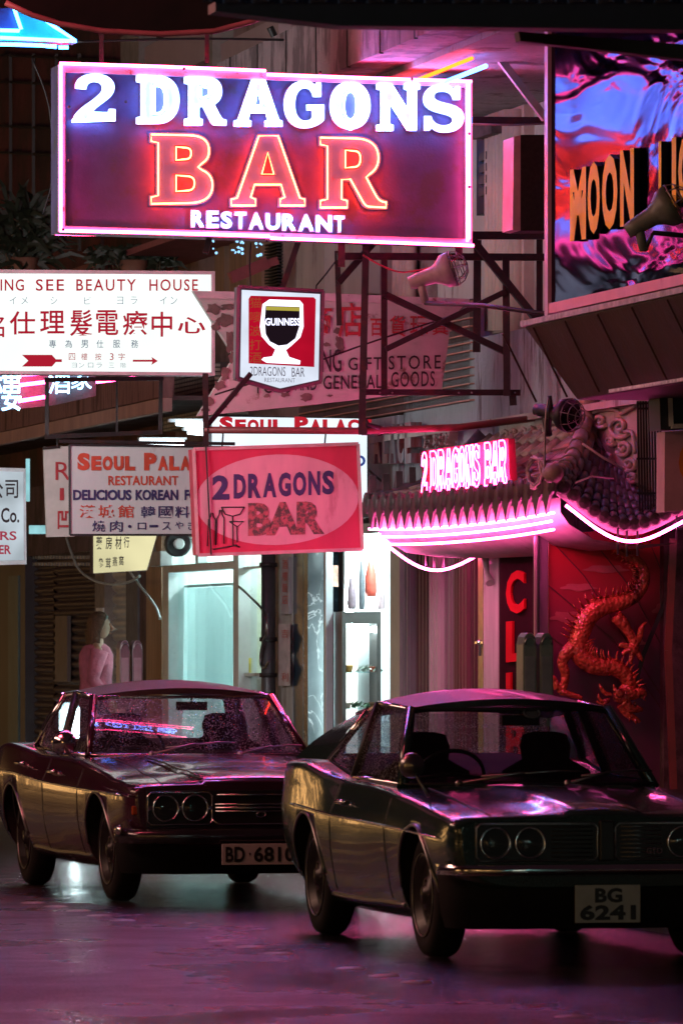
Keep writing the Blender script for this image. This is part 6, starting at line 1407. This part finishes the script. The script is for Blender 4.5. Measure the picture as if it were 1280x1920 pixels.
def tube_rect(mb, x, y0, y1, z0, z1, r, cut=.02):
    mb.tube([(x,y0+cut,z0),(x,y1-cut,z0),(x,y1,z0+cut),(x,y1,z1-cut),(x,y1-cut,z1),(x,y0+cut,z1),(x,y0,z1-cut),(x,y0,z0+cut)], r, 6, True)
# --- left car: four door saloon with twin round lamps
shA = Shell([ # x, zb, ws, zs, wm, zm, wc, zc, wsh, zsh, wt, zt, crown, bw, bh
 (.77,.36,.70,.42,.765,.50,.775,.655,.77,.700,.68,.722,.012,.33,.012),(.70,.35,.73,.41,.80,.50,.81,.66,.79,.715,.69,.735,.02,.34,.02),(.42,.26,.77,.33,.832,.49,.838,.663,.80,.746,.69,.768,.025,.36,.022),(.30,.17,.77,.26,.835,.48,.84,.665,.80,.750,.69,.772,.025,.37,.022),
 (0,.17,.79,.26,.845,.48,.85,.67,.80,.785,.69,.805,.03,.40,.02),(-.5,.17,.79,.25,.845,.47,.85,.675,.80,.825,.69,.845,.03,.44,.012),(-.8,.17,.79,.25,.845,.47,.85,.68,.795,.845,.70,.865,.02,.46,.0),
 (-1.4,.17,.79,.24,.845,.47,.85,.69,.785,.855,.71,.870,.01,.46,.0),(-2.0,.17,.79,.25,.85,.48,.855,.71,.79,.860,.71,.872,.01,.46,.0),(-2.45,.17,.79,.25,.86,.49,.868,.735,.82,.905,.71,.900,.01,.46,.0),
 (-2.9,.18,.78,.26,.855,.49,.862,.74,.82,.925,.70,.925,.02,.46,.0),(-3.3,.22,.74,.30,.82,.50,.83,.73,.79,.90,.70,.915,.03,.4,.0),(-3.5,.28,.70,.36,.77,.52,.775,.70,.75,.86,.66,.88,.03,.36,.0)])
G_A = {'A0':(-.86,.70,.875),'A1':(-1.33,.575,1.235),'B0':(-1.66,.715,.875),'B1':(-1.80,.585,1.262),'C0':(-2.50,.705,.905),'C1':(-2.26,.57,1.245),'D0':(-2.92,.62,.925),'D1':(-2.50,.53,1.235)}
pA = paint('plum_car_paint', (.040,.010,.020)); vin = mat('wet_vinyl_roof', (.045,.018,.026), .42, 0, .2, 30, .35, 160, coat=.25, drops=.5)
head_A = radians(14.4)
CARA, B, onA = make_car('parked_car', 'dark plum four door saloon with vinyl roof and twin round headlights, plate BD 6810', (-.68,36.0,0), head_A, shA, G_A, 2.58, .35, .775, (pA, vin),
  dict(archm=M['dullchrome'], strip=(.62,-3.2), doors=((-.55,.80),(-1.62,.84),(-2.5,.72)), handles=((-1.42,.765),(-2.32,.80)), bow=(.14,.07), wsm=M['cglass'], wstrim=mat('pinkish_chrome', (.75,.6,.62), .2, 1.0), crown=.075, miry=.05, wipers=((.26,.58,.16),(.66,.92,.10)), wipm=M['dullchrome']))
mb = MB(); mb.lbox(.755,.782,-.70,.70,.475,.690); B(mb, 'grille', M['trimblack'])
mb = MB(); tube_rect(mb,.786,-.695,-.30,.487,.680,.006); tube_rect(mb,.786,.30,.695,.487,.680,.006); B(mb, 'lamp_surround', M['chrome'])
mb = MB()
for z, r in ((.607,.006),(.586,.008),(.565,.005)): mb.tube([(.788,-.28,z),(.788,.28,z)], r, 6)
mb.tube([(.788,-.30,.515),(.790,-.26,.487),(.790,.26,.487),(.788,.30,.515)], .008, 6); mb.tube([(.788,-.27,.664),(.788,.27,.664)], .006, 6); B(mb, 'grille_bars', M['chrome'])
mb = MB()
for a in ((-.69,-.665),(-.51,-.475),(-.325,-.30),(.30,.325),(.475,.51),(.665,.69)): mb.lbox(.786,.794,a[0],a[1],.574,.598)
B(mb, 'grille_spacer', M['chrome'])
mb = MB(); mb.tube([(.795,.0+.028*cos(2*pi*k/16),.545+.016*sin(2*pi*k/16)) for k in range(16)], .004, 5, True); B(mb, 'badge', M['chrome'])
for y in (-.585,-.405,.405,.585): lamp_unit(B, CARA, .790, y, .586, .078, M['bowl'])
mb = MB(); bp_ = [(.60,-.86),(.72,-.845),(.82,-.74),(.85,-.4),(.86,0),(.85,.4),(.82,.74),(.72,.845),(.60,.86)]
mb.patch([[(x,y,z) for x,y in bp_] for z in ()] or [[(x-.012,y*.995,.375) for x,y in bp_],[(x,y,.395) for x,y in bp_],[(x+.006,y,.42) for x,y in bp_],[(x,y,.445) for x,y in bp_],[(x-.03,y*.98,.462) for x,y in bp_]]); B(mb, 'bumper', mat('dark_bumper', (.12,.11,.12), .22, .9, .3, 5))
mb = MB(); mb.ball((.70,-.855,.455), .05, 7, sc=(1.2,.5,.7)); mb.ball((.70,.855,.455), .05, 7, sc=(1.2,.5,.7)); B(mb, 'bumper_end', M['chrome'])
mb = MB(); mb.lbox(.735,.765,-.785,-.725,.545,.60); mb.lbox(.735,.765,.725,.785,.545,.60); B(mb, 'indicator', M['amberlens'], bevel=.008)
rect_plate(B, .865, -.26, .205, .245, .372, (('BD',.045,.30,.14,.86,.03),('6810',.42,.96,.14,.86,.03),('·',.355,.38,.46,.58,.02)))
mb = MB(); vp = [(.40,-.815),(.56,-.80),(.70,-.72),(.765,-.45),(.775,0),(.765,.45),(.70,.72),(.56,.80),(.40,.815)]
mb.patch([[(x*k,y*kk,z) for x,y in vp] for k,kk,z in ((1.0,1.0,.40),(.985,.995,.33),(.93,.97,.24),(.84,.93,.185))]); B(mb, 'valance', M['valance'])
mb = MB()
for s in (-1,1): mb.tube([(x, s*.60, shA.top(x,.60)+.001) for x in [.74-.16*k for k in range(10)]], .004, 4)
mb.tube([(.735, y, shA.top(.735,y)+.001) for y in [-.6+.1*k for k in range(13)]], .004, 4); B(mb, 'bonnet_gap', M['trimblack'])
mb = MB()
for s in (-1,1): mb.tube([(x, s*(shA.par(x)[12]+.015), shA.top(x, shA.par(x)[12])+.002) for x in [.72-.14*k for k in range(9)]], .006, 5)
B(mb, 'bonnet_crease', pA)
mb = MB(); c = Vector((-.86,-.86,.955)); mb.tube([(-.95,-.775,.86),(-.92,-.82,.90),(-.88,-.86,.945)], .009, 6); mb.lathe(c+Vector((-.02,0,0)), (1,-.15,0), [(0,.035),(.01,.075),(.02,.08),(.045,.06),(.06,.0)], 16); B(mb, 'door_mirror', M['chrome'])
# --- right car: fastback coupe
shB = Shell([
 (.72,.37,.66,.42,.735,.50,.745,.60,.74,.690,.62,.712,.010,.18,.010),(.66,.36,.69,.41,.765,.49,.775,.605,.765,.705,.63,.722,.018,.18,.016),(.42,.26,.71,.33,.782,.485,.79,.612,.757,.727,.62,.746,.025,.19,.02),(.29,.15,.72,.24,.785,.48,.795,.615,.755,.735,.62,.755,.03,.20,.020),
 (0,.15,.74,.24,.79,.48,.80,.625,.755,.765,.62,.782,.03,.22,.020),(-.45,.15,.745,.23,.79,.48,.80,.635,.755,.800,.62,.818,.025,.26,.014),(-.72,.15,.745,.23,.785,.48,.795,.640,.745,.815,.64,.835,.015,.28,.0),
 (-1.3,.15,.745,.22,.785,.47,.79,.650,.725,.835,.65,.850,.01,.3,.0),(-1.8,.15,.745,.22,.79,.47,.795,.660,.725,.845,.65,.858,.01,.3,.0),(-2.2,.15,.74,.23,.80,.48,.805,.675,.775,.895,.64,.890,.01,.3,.0),
 (-2.6,.17,.73,.25,.80,.49,.805,.69,.785,.935,.62,.925,.01,.3,.0),(-3.05,.22,.70,.30,.775,.50,.785,.70,.755,.925,.62,.940,.02,.3,.0),(-3.33,.28,.66,.36,.72,.52,.735,.70,.70,.90,.60,.925,.02,.3,.0)])
G_B = {'A0':(-.74,.665,.845),'A1':(-1.14,.53,1.225),'B0':(-1.72,.69,.865),'B1':(-1.78,.545,1.252),'C0':(-2.25,.70,.945),'C1':(-2.02,.54,1.215),'D0':(-3.12,.70,.940),'D1':(-2.34,.53,1.19)}
pB = paint('dark_green_black_paint', (.010,.034,.028))
M['plate_dim'] = mat('dirty_number_plate', (.38,.40,.37), .45, 0, .15, 6)  # plate grey set darker than the other car's plate
CARB, B, onB = make_car('parked_car', 'dark green fastback coupe with recessed grille and wing mirror, plate BG 6241', (1.129,29.37,0), A, shB, G_B, 2.42, .345, .745, (pB, mat('wet_dark_roof', (.016,.016,.018), .4, .0, .1, 6, coat=.1, drops=.6, spec=.25)),
  dict(archm=M['dullchrome'], strip=(.50,-2.75), doors=((-.62,.78),(-1.86,.84)), handles=((-1.68,.735),), bow=(.13,.06), wsm=M['cglass_clear'], wstrim=M['trimblack'], crown=.072, miry=.05, wipers=((.20,.60,.12),(.62,.93,.12)), wipm=M['dullchrome'], seath=1.0))
mb = MB(); mb.lbox(.69,.726,-.66,.66,.495,.692); B(mb, 'grille', M['trimblack'])
mb = MB(); tube_rect(mb,.731,-.655,-.045,.505,.685,.005); tube_rect(mb,.731,.045,.655,.505,.685,.005); B(mb, 'grille_surround', M['dullchrome'])
mb = MB(); mb.prism([Vector((.70,-.04,.50)),Vector((.70,.04,.50)),Vector((.70,.04,.70)),Vector((.70,-.04,.70))], Vector((.05,0,0))); B(mb, 'grille_divider', M['trimblack'], bevel=.01)
for s in (-1,1):
    mb = MB()
    for k in range(8): z = .522+k*.021; mb.tube([(.733, s*.07, z), (.733, s*.28, z)], .0035, 5)
    B(mb, 'grille_slats', M['dullchrome'] if s > 0 else M['trimblack'])
for y in (-.56,-.385,.385,.56): lamp_unit(B, CARB, .735, y, .592, .074, M['bowl'])
mb = MB(); q = bil(Vector((.742,.20,.565)), Vector((.742,.28,.565)), Vector((.742,.28,.535)), Vector((.742,.20,.535))); put_text(mb, 'GTO', q, 0, .01, ext=Vector((-.006,0,0))); B(mb, 'badge', M['chrome'])
mb = MB(); bp_ = [(.50,-.80),(.62,-.795),(.74,-.70),(.775,-.4),(.785,0),(.775,.4),(.74,.70),(.62,.795),(.50,.80)]
mb.patch([[(x-.01,y,.435) for x,y in bp_],[(x+.004,y,.448) for x,y in bp_],[(x+.004,y,.472) for x,y in bp_],[(x-.012,y,.485) for x,y in bp_]]); B(mb, 'bumper', M['chrome'])
mb = MB(); vp = [(.39,-.765),(.52,-.75),(.64,-.68),(.70,-.42),(.71,0),(.70,.42),(.64,.68),(.52,.75),(.39,.765)]
mb.patch([[(x*k,y*kk,z) for x,y in vp] for k,kk,z in ((1.0,1.0,.45),(.99,.995,.36),(.93,.97,.24),(.84,.93,.165))]); B(mb, 'valance', M['valance'])
rect_plate(B, .745, -.165, .165, .20, .385, (('BG',.30,.72,.53,.92,.045),('6241',.07,.93,.07,.48,.045)), 'plate_dim')
mb = MB()
for s in (-1,1): mb.tube([(x, s*.57, shB.top(x,.57)+.001) for x in [.68-.14*k for k in range(10)]], .004, 4)
B(mb, 'bonnet_gap', M['trimblack'])
mb = MB()
for s in (-1,1):
    for k in range(12): mb.lbox(-.50-.012*k-.006, -.50-.012*k, s*.42-.07, s*.42+.07, shB.top(-.55,.42)+.0, shB.top(-.55,.42)+.006)
B(mb, 'bonnet_vent', M['trimblack'])
mb = MB(); c = Vector((-.12,-.765,.955)); mb.tube([(-.06,-.70,.80),(-.09,-.735,.87),(-.12,-.765,.935)], .009, 6); mb.lathe(c+Vector((-.03,0,0)), (1,-.1,0), [(0,.055),(.005,.065),(.03,.06),(.055,.04),(.065,.0)], 18); B(mb, 'wing_mirror', M['dullchrome'])
mb = MB(); cst = Vector((-1.14+.055+.018,.05+.05,1.205)); e1 = Vector((0,1,0)); e2 = (Vector((-1.14,0,1.225))-Vector((-.74,0,.845))).normalized()
mb.tube([cst+(e1*cos(2*pi*k/28)*.042+e2*sin(2*pi*k/28)*.034) for k in range(28)], .006, 5, True); mb.add([cst+(e1*cos(2*pi*k/28)*.032+e2*sin(2*pi*k/28)*.025) for k in range(28)], [list(range(28))]); B(mb, 'windscreen_sticker', mat('pale_sticker', (.35,.42,.45), .5))

# ------------------------------------------------------------------ separate pieces of one kind become parts of their own
SPLIT_NAMES = {'peeled_patch','hanger','clamp','tube_clip','bolt','bumper_end','indicator','grille_spacer','cloud','wall_panel','bulbs','room_tube','interior_tube','fluted_pilaster','tube_lamp','reflector','conduit','shade','rails','stand','niche_shelf','window_block','lamp_surround','grille_surround','grille_bars','wood_panel','bonnet_crease','cable','seam'}
for ob in list(COL.objects):
    if ob.type != 'MESH' or ob.parent is None or ob.name.split('.')[0] not in SPLIT_NAMES: continue
    me = ob.data; par = list(range(len(me.vertices)))
    def fd(i):
        while par[i] != i: par[i] = par[par[i]]; i = par[i]
        return i
    for e in me.edges: par[fd(e.vertices[0])] = fd(e.vertices[1])
    roots = {}
    for i in range(len(par)): roots.setdefault(fd(i), []).append(i)
    if len(roots) < 2 or len(roots) > 60: continue
    nm = ob.name.split('.')[0]; first_ = True
    if nm in ('bulbs','rails') : nm = nm[:-1]
    for r_, vs in roots.items():
        ix = {v: k for k, v in enumerate(vs)}; ps = [p for p in me.polygons if p.vertices[0] in ix]
        m2 = bpy.data.meshes.new(nm); m2.from_pydata([tuple(me.vertices[v].co) for v in vs], [], [[ix[v] for v in p.vertices] for p in ps])
        for mt in me.materials: m2.materials.append(mt)
        for p2, p in zip(m2.polygons, ps): p2.material_index = p.material_index; p2.use_smooth = p.use_smooth
        o2 = bpy.data.objects.new(nm, m2); COL.objects.link(o2); o2.parent = ob.parent; o2.location = ob.location
        for md in ob.modifiers:
            if md.type == 'BEVEL': b = o2.modifiers.new('b','BEVEL'); b.width = md.width; b.segments = 2; b.limit_method = 'ANGLE'
    bpy.data.objects.remove(ob)
